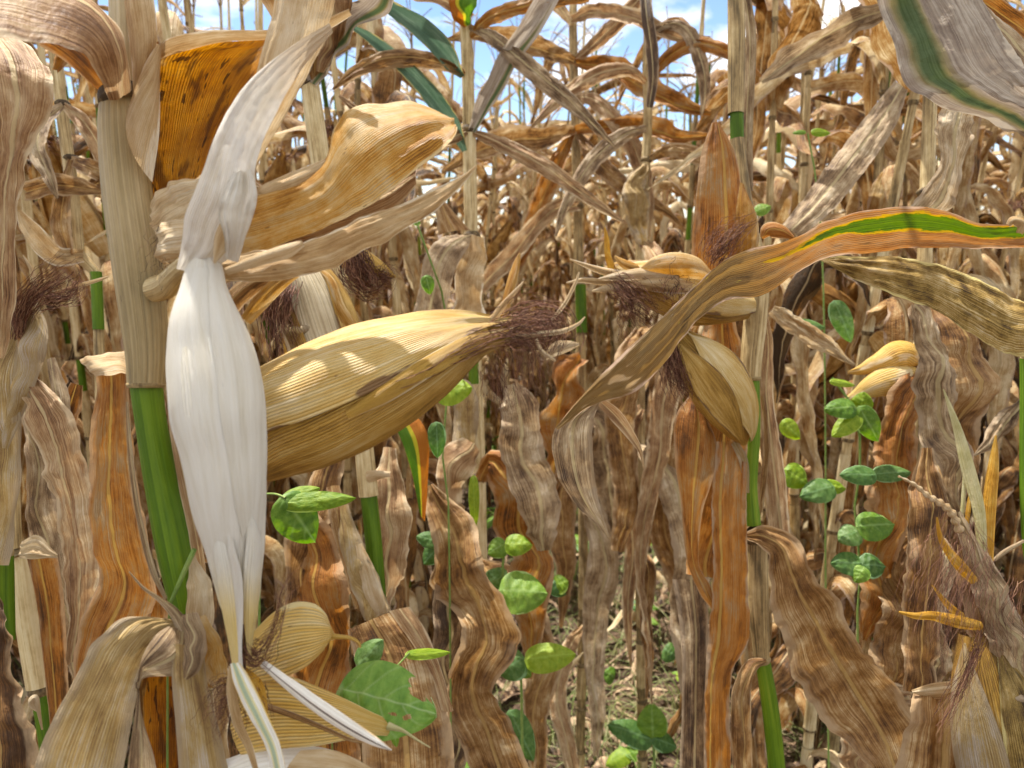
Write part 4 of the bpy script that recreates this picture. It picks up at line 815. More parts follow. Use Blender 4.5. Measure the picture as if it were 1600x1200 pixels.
part(ribbon([(800, 600, 1.1, 20), (812, 640, 1.1, 60), (815, 700, 1.1, 70), (845, 800, 1.1, 60), (850, 860, 1.1, 20)], bulge=.1, crk=.006, rip=.006, seed=104, nl=60), 'leaf', M['grey'], C2)
part(ribbon([(695, 618, 1.28, 20), (724, 610, 1.24, 34), (728, 660, 1.24, 40), (720, 720, 1.24, 30)], bulge=.3, crk=.004, seed=105), 'leaf_sheath', M['tanlow'], C2)

# ---------------------------------------------------------------- thin stems against the sky
D2 = thing('maize_plant', ground_under(P(915, 1200, 1.8)), 'very thin pale maize stem with orange brown upper leaves, centre of the picture', 'maize plant', HG)
mb = MB(); stalk_px([(895, 40, 1.8, 13), (899, 200, 1.8, 14), (904, 400, 1.8, 15), (908, 560, 1.8, 15), (912, 900, 1.8, 15)], 24, 0, mb)
for x, y in ((898, 96), (900, 203), (903, 322), (907, 470), (910, 650)): stalk_px([(x, y - 5, 1.8, 14), (x, y, 1.8, 19), (x, y + 5, 1.8, 14)], 5, 2, mb)
stalk_px([(907, 445, 1.79, 17), (909, 520, 1.79, 17)], 4, 1, mb); to_ground(mb, 912, 895, 1.8, 15); to_top(mb, 895, 42, 1.8, 13, 2.2); part(mb, 'stalk', SM, D2)
for k, (p, m_, r_) in enumerate([
  ([(900, 98, 1.78, 12), (940, 105, 1.74, 28), (1000, 135, 1.7, 34), (1060, 165, 1.66, 28), (1110, 178, 1.64, 8)], 'orange', 0),
  ([(896, 96, 1.78, 12), (850, 80, 1.7, 30), (790, 62, 1.65, 36), (740, 58, 1.6, 24), (700, 62, 1.6, 6)], 'brown', 0),
  ([(900, 205, 1.78, 12), (950, 198, 1.72, 26), (1010, 200, 1.66, 36), (1060, 215, 1.62, 26), (1110, 212, 1.6, 8)], 'orange', 0),
  ([(898, 205, 1.78, 10), (860, 215, 1.72, 30), (800, 220, 1.68, 40), (740, 240, 1.62, 30), (690, 270, 1.6, 6)], 'brown', 0),
  ([(902, 322, 1.78, 16), (870, 326, 1.74, 24), (840, 350, 1.72, 26), (800, 400, 1.7, 30), (760, 440, 1.7, 24), (740, 470, 1.7, 4)], 'pinkish', 0),
  ([(895, 205, 1.77, 10), (870, 260, 1.75, 26), (840, 330, 1.74, 30), (815, 400, 1.73, 20), (800, 440, 1.73, 4)], 'orange', 0),
  ([(895, 30, 1.78, 12), (930, 20, 1.7, 24), (990, 30, 1.62, 26), (1060, 60, 1.56, 20), (1110, 60, 1.55, 5)], 'pinkish', 0),
  ([(908, 560, 1.78, 20), (880, 600, 1.74, 46), (870, 690, 1.74, 56), (860, 780, 1.74, 40)], 'orange', 0),
  ([(910, 650, 1.78, 20), (935, 660, 1.74, 40), (950, 740, 1.74, 50), (960, 840, 1.74, 30)], 'grey', 0)]):
    part(ribbon(p, fold=.4, crk=.009, rip=.006, lam=.08, seed=110 + k, nl=60, nc=12, rag=.04), 'leaf', M[m_], D2)

E2 = thing('maize_plant', ground_under(P(1015, 1200, 1.6)), 'maize plant whose top bears a dark purple brown leaf hanging straight down', 'maize plant', HG)
mb = MB(); stalk_px([(1010, 100, 1.6, 13), (1012, 200, 1.6, 14), (1006, 300, 1.6, 15), (1000, 420, 1.6, 16), (1000, 800, 1.6, 17)], 24, 0, mb)
for x, y in ((1010, 250), (1003, 380), (1000, 520)): stalk_px([(x, y - 5, 1.6, 14), (x, y, 1.6, 20), (x, y + 5, 1.6, 14)], 5, 2, mb)
to_ground(mb, 1000, 795, 1.6, 17, (.05, .1)); to_top(mb, 1010, 102, 1.6, 13, 2.15); part(mb, 'stalk', SM, E2)
part(ribbon([(1004, -50, 1.55, 16), (1010, 20, 1.5, 19), (1018, 80, 1.5, 20), (1020, 125, 1.5, 16), (1014, 168, 1.5, 12)], fold=.2, crk=.002, seed=121, tone=-.45, nl=40), 'leaf', M['grey'], E2, 'dark purple brown leaf hanging straight down')
for k, (p, m_) in enumerate([([(1008, 260, 1.58, 14), (992, 290, 1.56, 34), (996, 340, 1.56, 36), (1004, 385, 1.56, 12)], 'tanlow'),
  ([(1004, 380, 1.58, 14), (1020, 400, 1.5, 26), (1040, 470, 1.46, 40), (1050, 560, 1.46, 50), (1030, 680, 1.46, 44), (1010, 800, 1.46, 30), (1000, 900, 1.46, 14), (1010, 1000, 1.46, 8), (1018, 1100, 1.46, 3)], 'pinkish'),
  ([(1000, 520, 1.58, 20), (980, 560, 1.5, 40), (968, 660, 1.48, 44), (975, 780, 1.48, 40), (965, 860, 1.48, 20)], 'brown'),
  ([(1000, 520, 1.58, 20), (1030, 540, 1.54, 46), (1045, 660, 1.52, 60), (1035, 780, 1.52, 56), (1060, 900, 1.52, 46), (1075, 960, 1.52, 20)], 'brown')]):
    part(ribbon(p, bulge=.35, fold=.1, crk=.012, rip=.008, lam=.07, seed=124 + k, nl=70, nc=14, rag=.05), 'leaf', M[m_], E2)


# more upper blades crossing the sky and dead leaves screening the open ground
_rx = random.Random(99)
for k, (root, p, m_) in enumerate([
  (C2, [(733, 205, 1.3, 8), (780, 225, 1.27, 22), (850, 262, 1.24, 26), (930, 318, 1.22, 16), (980, 350, 1.22, 3)], 'pinkish'),
  (C2, [(731, 120, 1.3, 8), (690, 100, 1.27, 24), (620, 92, 1.22, 30), (560, 110, 1.2, 20), (520, 140, 1.2, 4)], 'brown'),
  (C2, [(733, 205, 1.3, 8), (700, 215, 1.26, 26), (640, 200, 1.22, 30), (570, 180, 1.2, 18), (530, 150, 1.2, 4)], 'pinkish'),
  (C2, [(730, 40, 1.3, 8), (770, 60, 1.26, 22), (830, 110, 1.22, 30), (900, 170, 1.2, 24), (960, 230, 1.2, 4)], 'grey'),
  (C2, [(731, 60, 1.3, 8), (765, 30, 1.26, 22), (830, 10, 1.22, 26), (920, -5, 1.2, 18)], 'orange'),
  (D2, [(897, 96, 1.8, 8), (940, 60, 1.76, 22), (990, 10, 1.72, 24), (1030, -40, 1.7, 16)], 'pinkish'),
  (D2, [(900, 205, 1.8, 8), (930, 250, 1.76, 26), (985, 300, 1.72, 26), (1040, 330, 1.7, 14), (1070, 360, 1.7, 3)], 'brown'),
  (D2, [(895, 40, 1.8, 8), (870, 10, 1.76, 20), (830, -20, 1.74, 24)], 'grey'),
  (D2, [(899, 150, 1.8, 8), (930, 160, 1.74, 24), (985, 225, 1.7, 30), (1010, 300, 1.7, 22), (1015, 370, 1.7, 4)], 'pinkish'),
  (E2, [(1011, 250, 1.6, 8), (1050, 235, 1.56, 22), (1100, 250, 1.52, 28), (1160, 290, 1.5, 20), (1200, 330, 1.5, 4)], 'brown'),
  (E2, [(1010, 130, 1.6, 8), (1045, 90, 1.56, 20), (1090, 70, 1.54, 26), (1150, 90, 1.52, 20), (1190, 120, 1.5, 4)], 'orange'),
  (E2, [(1011, 130, 1.6, 8), (980, 110, 1.56, 20), (930, 120, 1.54, 26), (870, 160, 1.52, 20), (830, 200, 1.5, 4)], 'pinkish'),
  (E2, [(1012, 200, 1.6, 8), (970, 215, 1.56, 24), (920, 260, 1.54, 26), (880, 330, 1.52, 14), (868, 370, 1.5, 3)], 'grey'),
  (E2, [(1008, 60, 1.6, 8), (1050, 40, 1.56, 18), (1080, 60, 1.54, 24), (1100, 130, 1.54, 20), (1096, 180, 1.54, 4)], 'grey'),
  (D2, [(911, 780, 1.78, 16), (932, 800, 1.72, 36), (938, 880, 1.7, 46), (928, 980, 1.7, 40), (934, 1080, 1.7, 30), (930, 1180, 1.7, 8)], 'grey'),
  (D2, [(910, 700, 1.78, 16), (890, 730, 1.72, 34), (880, 820, 1.7, 40), (884, 900, 1.7, 26), (876, 980, 1.7, 5)], 'brown'),
  (E2, [(1000, 640, 1.58, 16), (982, 670, 1.52, 30), (978, 760, 1.5, 38), (986, 860, 1.5, 24), (980, 960, 1.5, 16), (986, 1040, 1.5, 3)], 'pinkish'),
  (E2, [(1000, 700, 1.58, 16), (1026, 730, 1.5, 36), (1062, 800, 1.48, 52), (1080, 900, 1.46, 60), (1074, 1000, 1.46, 50), (1086, 1120, 1.46, 40), (1080, 1220, 1.46, 30)], 'grey'),
  (E2, [(1000, 860, 1.58, 12), (1012, 890, 1.54, 26), (1008, 960, 1.52, 20), (1014, 1040, 1.52, 14), (1010, 1090, 1.52, 3)], 'brown'),
  (C2, [(752, 880, 1.28, 14), (790, 900, 1.24, 36), (838, 960, 1.22, 40), (846, 1060, 1.2, 44), (838, 1160, 1.2, 30), (844, 1230, 1.2, 20)], 'brown'),
  (D2, [(912, 980, 1.78, 10), (890, 1010, 1.7, 24), (870, 1080, 1.68, 30), (886, 1160, 1.66, 26), (900, 1220, 1.66, 20)], 'pinkish')]):
    part(ribbon(p, bulge=.3, fold=.15, crk=.008, rip=.004, lam=.09, seed=300 + k, nl=60, nc=12, rag=.05, tone=_rx.uniform(-.15, .12)), 'leaf', M[m_], root)

# ---------------------------------------------------------------- right hand plant with two ears
B = thing('maize_plant', ground_under(P(1215, 1200, .8)), 'right hand maize plant with a bright green stem joint and two husked ears', 'maize plant', HG)
mb = MB()
stalk_px([(1150, -20, .82, 26), (1151, 80, .82, 27), (1150, 178, .82, 25)], 12, 0, mb, -.1)
stalk_px([(1151, 176, .82, 21), (1152, 220, .82, 21)], 4, 1, mb, -.2); stalk_px([(1152, 218, .82, 22), (1160, 300, .815, 26), (1170, 380, .81, 34)], 10, 0, mb, -.2)
stalk_px([(1170, 370, .81, 34), (1182, 430, .80, 37), (1180, 500, .80, 36), (1174, 560, .80, 33), (1173, 590, .80, 30)], 26, 0, mb, .05)
stalk_px([(1173, 587, .80, 27), (1173, 591, .80, 33), (1173, 595, .80, 27)], 4, 2, mb, .4)
stalk_px([(1175, 592, .80, 23), (1176, 680, .80, 23), (1172, 760, .80, 22), (1176, 820, .80, 26)], 16, 1, mb, .15)
stalk_px([(1172, 828, .80, 26), (1182, 840, .80, 38), (1184, 850, .80, 28)], 6, 2, mb, -.2)
stalk_px([(1184, 845, .80, 30), (1184, 930, .80, 33), (1190, 1028, .80, 24)], 18, 0, mb, -.1)
stalk_px([(1189, 1026, .80, 24), (1190, 1031, .80, 29), (1191, 1036, .80, 24)], 4, 2, mb, .4)
stalk_px([(1192, 1034, .80, 23), (1204, 1110, .80, 26), (1216, 1220, .80, 26)], 12, 1, mb, .1)
to_ground(mb, 1216, 1215, .80, 26, mi=0); to_top(mb, 1150, -18, .82, 26, 2.1, (0, .03)); part(mb, 'stalk', SM, B)
part(ribbon([(1162, -20, .83, 14), (1172, 60, .83, 16), (1166, 200, .83, 18), (1166, 300, .82, 18)], fold=.3, seed=130), 'leaf_sheath', M['grey'], B)
part(sheet([(1112, 192, 1124, 192, .78, .785), (1097, 235, 1150, 240, .775, .785), (1088, 300, 1160, 300, .77, .785), (1082, 370, 1168, 370, .77, .785), (1078, 430, 1170, 430, .775, .785)], bulge=.2, crk=.002, seed=131, nl=50, nc=20), 'leaf', M['orange'], B, 'upright orange brown leaf beside the stem')
part(sheet([(1156, 285, 1160, 290, .765, .77), (1150, 330, 1180, 330, .76, .765), (1150, 370, 1186, 360, .76, .765), (1150, 410, 1184, 400, .765, .77)], bulge=.3, crk=.002, seed=132, nl=30), 'husk', M['amber'], B)
e = Ear([(1168, 480, .79, 34), (1130, 478, .775, 58), (1085, 465, .765, 84), (1040, 448, .76, 84), (1000, 437, .757, 62), (968, 430, .757, 40), (945, 427, .757, 20)], 44, .9)
ea = part(e.body(50, 0, .003, 15, .0, .0003), 'ear', M['goldear'], B, 'upper ear lying sideways with ragged husk and brown silk')
s2 = 1 if e.fr[20][2].z > 0 else -1
part(e.husk(.0, .97, lambda f: s2 * (30), lambda f: 50 * (1 - f ** 4) + 3, .0025, tone=.15, seed=15), 'husk', M['goldhusk'], ea)
part(sheet([(1000, 420, 1004, 426, .735, .738), (1020, 402, 1030, 432, .73, .738), (1055, 394, 1060, 436, .728, .738), (1090, 402, 1095, 436, .73, .738), (1112, 424, 1112, 440, .736, .74)], bulge=.3, crk=.001, seed=133, nl=36, nc=14, tone=.05), 'husk', M['amber'], ea)
for k, (p, m_) in enumerate([([(990, 432, .74, 10), (960, 428, .74, 14), (930, 420, .74, 10), (890, 405, .735, 2)], 'tan'), ([(960, 430, .745, 14), (950, 400, .745, 10), (948, 375, .745, 8), (945, 355, .745, 2)], 'yellow'),
   ([(975, 430, .74, 16), (945, 440, .74, 12), (910, 438, .735, 8), (885, 442, .735, 2)], 'tan'), ([(985, 445, .74, 12), (950, 450, .738, 12), (925, 455, .738, 3)], 'cream'), ([(1000, 422, .742, 14), (975, 412, .742, 14), (960, 400, .742, 3)], 'amber'),
   ([(1060, 432, .735, 14), (1010, 428, .735, 20), (965, 432, .735, 14), (935, 436, .735, 3)], 'cream'), ([(1080, 450, .735, 20), (1030, 444, .735, 26), (985, 442, .735, 10)], 'tan')]):
    part(ribbon(p, bulge=.3, crk=.001, seed=134 + k), 'husk_tip', M[m_], ea)
sk = MB(); silk_px([(950, 430, .745, 24), (985, 455, .735, 26), (1010, 478, .73, 22), (1030, 490, .73, 20)], 110, .5, 10, sk, 31, wig=7)
silk_px([(1050, 470, .73, 16), (1058, 440, .728, 18), (1070, 430, .728, 20)], 26, .6, 10, sk, 32, wig=12)
silk_px([(985, 460, .735, 20), (990, 500, .735, 20), (1000, 520, .735, 16)], 40, .5, 8, sk, 33, wig=7); part(sk, 'silk', M['silk'], ea)
sk = MB(); silk_px([(1108, 412, .745, 20), (1125, 388, .74, 26), (1145, 365, .74, 20), (1172, 345, .745, 6)], 110, .5, 8, sk, 34, wig=6); part(sk, 'silk', M['silk'], ea)
e = Ear([(1163, 695, .78, 6), (1155, 672, .775, 44), (1138, 635, .77, 78), (1115, 595, .768, 88), (1092, 562, .768, 76), (1072, 538, .77, 50), (1058, 518, .772, 22)], 44, .9)
ea = part(e.body(50, 0, .0025, 16, -.1, .0002), 'ear', M['goldear'], B, 'lower ear hanging downwards in olive gold husk')
s2 = 1 if (e.fr[20][2].x > 0) else -1
part(e.husk(.03, .95, lambda f: s2 * (48 - 20 * f), lambda f: 46 * math.sin(3.14 * min(1, f + .05)) + 3, .0036, lift=.0015, tone=.1, seed=16), 'husk', M['goldhusk'], ea)
part(e.husk(.1, .98, lambda f: s2 * (-5 - 10 * f), lambda f: 24 * math.sin(3.14 * min(1, f + .05)) + 3, .0055, lift=.0015, tone=-.1, seed=17), 'husk', M['goldhusk'], ea)
sk = MB(); silk_px([(1052, 525, .76, 16), (1050, 560, .755, 14), (1062, 600, .755, 18), (1072, 620, .755, 10)], 120, .7, 8, sk, 35, wig=6); part(sk, 'silk', M['silk'], ea)
part(sheet([(1082, 612, 1088, 616, .80, .80), (1056, 650, 1120, 690, .79, .79), (1054, 710, 1116, 740, .785, .785), (1064, 790, 1098, 800, .785, .785), (1072, 870, 1092, 880, .785, .785), (1092, 925, 1110, 915, .78, .78), (1112, 952, 1116, 944, .78, .78)], bulge=.15, crk=.002, seed=140, nl=60, nc=16), 'leaf', M['orange'], B, 'glossy orange leaf with a pink sheen')
part(sheet([(1118, 690, 1166, 690, .79, .79), (1110, 790, 1164, 790, .785, .785), (1112, 900, 1166, 900, .78, .78), (1104, 1000, 1166, 1000, .775, .775), (1100, 1080, 1140, 1060, .77, .77), (1098, 1240, 1142, 1240, .77, .77)], bulge=.1, fold=.15, crk=.003, rip=.003, seed=141, nl=90, nc=18, rag=.03), 'leaf', M['orangerib'], B, 'long straight orange brown leaf with yellow midrib')
part(sheet([(1050, 905, 1104, 905, .84, .84), (1062, 980, 1108, 980, .83, .83), (1066, 1080, 1104, 1080, .82, .82), (1060, 1230, 1104, 1230, .82, .82)], bulge=.2, crk=.005, seed=142, nl=50, tone=-.2), 'leaf', M['grey'], B)
part(ribbon([(1130, 470, .84, 30), (1125, 540, .84, 60), (1130, 640, .84, 70), (1120, 760, .84, 70), (1105, 900, .84, 60)], bulge=.15, crk=.003, rip=.003, seed=143, nl=60, nc=14), 'leaf', M['orange'], B)
part(ribbon([(1176, 450, .83, 10), (1198, 520, .83, 16), (1196, 620, .83, 26), (1212, 760, .83, 34), (1220, 850, .83, 30)], bulge=.2, crk=.003, rip=.002, seed=144, nl=50), 'leaf', M['pinkish'], B)
part(ribbon([(1196, 1032, .79, 8), (1175, 1040, .785, 22), (1160, 1070, .78, 30), (1158, 1130, .78, 34), (1160, 1210, .78, 30)], bulge=.3, crk=.004, seed=145), 'leaf', M['brown'], B)
part(ribbon([(1168, 838, .79, 12), (1190, 838, .775, 30), (1222, 858, .765, 52), (1248, 920, .755, 84), (1288, 992, .75, 112), (1336, 1076, .745, 122), (1378, 1150, .74, 104), (1404, 1225, .74, 70)], fold=.18, crk=.005, rip=.006, lam=.05, seed=146, nl=110, nc=24, rag=.015), 'leaf', M['brown'], B, 'wide brown leaf with a yellow midrib sweeping down to the right')
part(ribbon([(1166, 770, .79, 8), (1160, 720, .785, 14), (1146, 690, .78, 12)], fold=.4, seed=147), 'leaf_sheath', M['tanlow'], B)
part(ribbon([(1190, 620, .815, 6), (1196, 700, .815, 10), (1186, 800, .81, 10)], fold=.4, seed=148), 'leaf_sheath', M['brown'], B)

# ---------------------------------------------------------------- plant beyond the right border with the striped leaf
T = thing('maize_plant', (P(1790, 1200, .66).x, P(1790, 1200, .66).y, 0), 'maize plant reaching in from the right with a leaf striped bright green', 'maize plant', HG)
mb = MB(); stalk_px([(1690, -100, .68, 34), (1720, 300, .67, 36), (1745, 600, .66, 38), (1790, 1200, .66, 38)], 24, 0, mb); to_ground(mb, 1790, 1195, .66, 38); to_top(mb, 1690, -98, .68, 34, 2.1); part(mb, 'stalk', SM, T)
part(sheet([(1728, 400, 1724, 384, .655, .655), (1660, 388, 1660, 345, .60, .60), (1600, 387, 1604, 347, .59, .585), (1545, 388, 1540, 350, .585, .575), (1480, 386, 1478, 330, .58, .57), (1420, 386, 1425, 320, .58, .565), (1350, 394, 1350, 328, .58, .565), (1290, 402, 1288, 345, .58, .565), (1235, 432, 1225, 376, .578, .567), (1185, 462, 1172, 388, .575, .567), (1130, 470, 1130, 408, .57, .565), (1078, 510, 1082, 448, .565, .562), (1045, 560, 1030, 500, .56, .56), (992, 612, 965, 560, .56, .562), (930, 632, 915, 612, .562, .565), (872, 672, 868, 668, .565, .567)], bulge=.05, fold=.06, crk=.003, rip=.003, lam=.06, seed=151, nl=180, nc=30, rag=.006), 'leaf', M['greenband'], T, 'orange leaf with a bright green stripe crossing the picture')
part(sheet([(890, 650, 940, 622, .573, .573), (866, 672, 928, 650, .575, .573), (864, 710, 926, 690, .578, .573), (876, 752, 930, 750, .578, .574), (900, 788, 938, 792, .577, .575), (928, 816, 946, 818, .576, .575), (951, 841, 953, 842, .576, .576)], bulge=.15, fold=.12, crk=.004, rip=.003, lam=.03, seed=152, nl=70, nc=18, rag=.03), 'leaf', M['grey'], T, 'grey torn tip hanging from the striped leaf')
part(ribbon([(938, 628, .568, 14), (960, 648, .57, 20), (985, 680, .572, 14), (1000, 705, .573, 7), (1006, 732, .573, 2)], fold=.35, crk=.003, seed=153), 'leaf', M['pinkish'], T)
part(ribbon([(1190, 372, .60, 6), (1200, 360, .598, 24), (1220, 362, .595, 22), (1240, 372, .592, 6)], bulge=.4, seed=154), 'leaf', M['orange'], T)
part(ribbon([(1575, 352, .575, 8), (1583, 345, .573, 14), (1597, 352, .572, 16), (1592, 366, .572, 10)], bulge=.5, seed=155), 'leaf', M['tan'], T)
part(sheet([(1280, 406, 1286, 404, .63, .63), (1335, 436, 1325, 400, .615, .62), (1395, 462, 1395, 401, .605, .615), (1460, 484, 1455, 412, .60, .61), (1520, 522, 1510, 430, .595, .607), (1575, 552, 1560, 455, .59, .605), (1640, 556, 1620, 482, .59, .605), (1738, 560, 1736, 545, .65, .65)], bulge=.12, crk=.004, rip=.002, lam=.04, seed=156, nl=90, nc=24, rag=.03), 'leaf', M['mottle'], T, 'olive brown mottled leaf with a pale upper rim')
part(sheet([(1345, -60, 1500, -80, .55, .53), (1376, 20, 1535, 0, .545, .525), (1398, 80, 1565, 50, .54, .52), (1418, 135, 1590, 92, .535, .52), (1480, 168, 1612, 122, .53, .52), (1550, 188, 1640, 150, .53, .525), (1610, 222, 1670, 190, .54, .53), (1712, 300, 1716, 280, .66, .66)], bulge=.12, crk=.006, rip=.004, lam=.06, seed=157, nl=90, nc=26), 'leaf', M['greygreen'], T, 'broad grey leaf with a dark green streak in the top right corner')
part(sheet([(1440, -60, 1560, -60, .56, .57), (1490, 20, 1530, -10, .555, .56), (1540, 80, 1580, 45, .55, .56), (1590, 130, 1630, 95, .55, .56), (1650, 180, 1680, 160, .58, .58), (1712, 235, 1716, 222, .665, .665)], bulge=.2, crk=.004, seed=158, nl=50), 'leaf', M['grey'], T)
part(ribbon([(1490, -30, .75, 20), (1540, 5, .75, 34), (1600, 50, .75, 30), (1660, 110, .75, 20)], fold=.25, crk=.003, seed=159), 'leaf', M['orange'], T)
part(ribbon([(1540, 70, .8, 10), (1570, 80, .78, 40), (1620, 100, .78, 44)], fold=.2, crk=.004, seed=160), 'leaf', M['pinkish'], T)
part(sheet([(1398, 126, 1418, 146, 1.0, 1.0), (1355, 180, 1400, 195, .99, .98), (1300, 250, 1350, 270, .98, .96), (1255, 310, 1300, 330, .97, .95), (1222, 352, 1250, 372, .96, .95)], bulge=.1, crk=.004, rip=.003, seed=161, nl=60, nc=16), 'leaf', M['grey'], T)
part(ribbon([(1400, 10, .9, 20), (1345, 28, .95, 40), (1290, 55, .98, 44), (1230, 100, 1.0, 34), (1190, 128, 1.02, 8)], fold=.3, crk=.005, rip=.003, seed=162, nl=50, nc=14), 'leaf', M['grey'], T)
part(sheet([(1472, 168, 1525, 172, .75, .75), (1462, 205, 1510, 220, .75, .75), (1470, 250, 1498, 280, .75, .75), (1440, 300, 1490, 320, .76, .76), (1405, 340, 1460, 345, .77, .77)], bulge=.15, crk=.007, rip=.006, lam=.04, seed=163, nl=60, nc=16, tone=.25), 'leaf', M['grey'], T, 'pale crumpled leaf hanging below the green streaked one')

F2 = thing('maize_plant', ground_under(P(1400, 1200, 1.05)), 'maize plant with a small pale double ear under the mottled leaf', 'maize plant', HG)
mb = MB(); stalk_px([(1455, 100, 1.12, 20), (1445, 400, 1.1, 22), (1432, 700, 1.08, 24), (1415, 1000, 1.06, 24), (1402, 1220, 1.05, 24)], 24, 0, mb)
for x, y in ((1448, 300), (1438, 560), (1425, 830), (1410, 1080)): stalk_px([(x, y - 6, 1.08, 22), (x, y, 1.08, 31), (x, y + 7, 1.08, 22)], 5, 2, mb)
stalk_px([(1423, 870, 1.07, 26), (1412, 990, 1.06, 26)], 5, 1, mb); to_ground(mb, 1402, 1215, 1.05, 24); to_top(mb, 1455, 102, 1.12, 20, 2.15); part(mb, 'stalk', SM, F2)
for nm, p, tn in (('ear', [(1432, 560, 1.06, 30), (1405, 556, 1.04, 46), (1375, 568, 1.03, 34), (1345, 578, 1.03, 16), (1325, 582, 1.03, 3)], .0), ('ear', [(1430, 585, 1.05, 24), (1400, 592, 1.03, 48), (1368, 602, 1.02, 40), (1340, 616, 1.02, 18), (1310, 632, 1.02, 3)], .15)):
    e = Ear(p, 30, .9); part(e.body(30, 0, .002, 17, tn), nm, M['gold'], F2)
for k, (p, m_) in enumerate([([(1428, 478, .95, 20), (1445, 520, .93, 44), (1455, 600, .92, 56), (1468, 680, .92, 66), (1490, 740, .92, 50), (1500, 800, .92, 20)], 'grey'),
  ([(1446, 560, 1.07, 20), (1410, 620, 1.02, 54), (1392, 720, 1.0, 66), (1380, 830, 1.0, 66), (1365, 930, 1.0, 50), (1350, 1000, 1.0, 10)], 'orange'),
  ([(1450, 420, 1.1, 30), (1480, 480, 1.06, 70), (1490, 570, 1.05, 84), (1500, 680, 1.05, 70), (1490, 780, 1.05, 30)], 'brown'),
  ([(1205, 484, .92, 16), (1235, 505, .92, 30), (1280, 535, .92, 26), (1335, 570, .92, 4)], 'cream'),
  ([(1432, 830, 1.05, 20), (1455, 860, .96, 50), (1448, 930, .95, 60), (1450, 1040, .95, 50), (1440, 1120, .95, 20)], 'grey'),
  ([(1425, 830, 1.05, 20), (1400, 870, 1.0, 50), (1392, 960, 1.0, 60), (1378, 1060, 1.0, 50), (1360, 1160, 1.0, 20)], 'brown'),
  ([(1410, 1080, 1.03, 20), (1385, 1090, .98, 50), (1350, 1130, .96, 60), (1335, 1210, .96, 50)], 'pinkish'),
  ([(1600, 620, .85, 6), (1575, 650, .85, 26), (1545, 690, .85, 20), (1522, 712, .85, 3)], 'grey')]):
    part(ribbon(p, bulge=.3, fold=.1, crk=.011, rip=.007, lam=.06, seed=170 + k, nl=70, nc=16, rag=.05), 'leaf', M[m_], F2)

# ---------------------------------------------------------------- ear with cobwebby silk in the lower right corner
R2 = thing('maize_plant', (P(1680, 1200, .5).x, P(1680, 1200, .5).y, 0), 'maize plant in the lower right corner, its olive ear wrapped in brown silk', 'maize plant', HG)
mb = MB(); stalk_px([(1600, 560, .60, 12), (1605, 850, .58, 14), (1640, 1000, .56, 20), (1670, 1240, .54, 34)], 24, 1, mb, -.1); to_ground(mb, 1670, 1235, .54, 34); to_top(mb, 1600, 562, .6, 12, 1.9); part(mb, 'stalk', SM, R2)
e = Ear([(1600, 1290, .49, 110), (1578, 1210, .485, 136), (1562, 1140, .48, 132), (1548, 1080, .48, 112), (1536, 1030, .482, 80), (1528, 990, .484, 50)], 50, .9)
ea = part(e.body(50, 0, .002, 19, -.12, .0002), 'ear', M['goldear'], R2, 'olive husked ear standing up')
part(e.husk(0, .95, lambda f: 40, lambda f: 40 * (1 - f ** 4) + 3, .002, tone=-.05, seed=20), 'husk', M['mottle'], ea)
part(e.husk(0, .97, lambda f: -35, lambda f: 36 * (1 - f ** 4) + 3, .0026, tone=.08, seed=21), 'husk', M['tanlow'], ea)
part(ribbon([(1610, 1130, .475, 60), (1585, 1030, .472, 64), (1556, 950, .472, 60), (1534, 890, .474, 46), (1512, 840, .476, 26), (1496, 800, .478, 10)], bulge=.35, crk=.006, rip=.003, lam=.03, rag=.05, seed=180, nl=70, nc=18), 'husk', M['grey'], ea, 'frayed grey brown husk tip')
part(ribbon([(1560, 1060, .48, 30), (1528, 960, .482, 40), (1510, 900, .484, 30), (1500, 850, .486, 10)], bulge=.35, crk=.005, rag=.05, seed=181, nl=50), 'husk', M['brown'], ea)
for k, (p, m_) in enumerate([([(1532, 978, .468, 14), (1500, 972, .465, 20), (1455, 962, .462, 14), (1430, 962, .46, 10), (1404, 956, .46, 3)], 'yellow'),
  ([(1502, 964, .47, 14), (1480, 944, .468, 10), (1456, 914, .466, 2)], 'yellow'), ([(1522, 908, .468, 14), (1500, 884, .466, 18), (1478, 856, .465, 12), (1468, 835, .465, 8), (1464, 808, .465, 3)], 'yellow'),
  ([(1536, 884, .476, 14), (1530, 800, .48, 20), (1512, 730, .485, 22), (1496, 670, .488, 14), (1474, 608, .49, 2)], 'palegreen'),
  ([(1545, 880, .482, 14), (1545, 800, .485, 22), (1552, 730, .488, 18), (1556, 680, .49, 3)], 'yellow'), ([(1508, 836, .48, 6), (1514, 790, .482, 8), (1522, 740, .484, 3)], 'yellow'), ([(1500, 834, .482, 6), (1505, 780, .484, 7), (1508, 700, .488, 3)], 'palegreen'),
  ([(1600, 845, .50, 5), (1570, 862, .49, 8), (1552, 876, .488, 6)], 'grey')]):
    part(ribbon(p, bulge=.35, crk=.001, seed=182 + k), 'husk_tip', M[m_], ea)
mb = MB(); S_ = spline([(1500, 830, .47, 12), (1486, 800, .468, 11), (1468, 785, .466, 10), (1450, 775, .465, 8), (1430, 758, .465, 6), (1404, 744, .465, 3)], 40)
mb.tube([P(a, b, d) for a, b, d, w_ in S_], [w_ / F * d / 2 * (1 + .35 * math.sin(k * 1.6)) for k, (a, b, d, w_) in enumerate(S_)], 8); part(mb, 'tassel_tip', M['cream'], ea)
sk = MB(); silk_px([(1530, 860, .475, 50), (1500, 920, .465, 66), (1490, 980, .46, 70), (1480, 1050, .46, 60)], 100, .3, 34, sk, 41, wig=9)
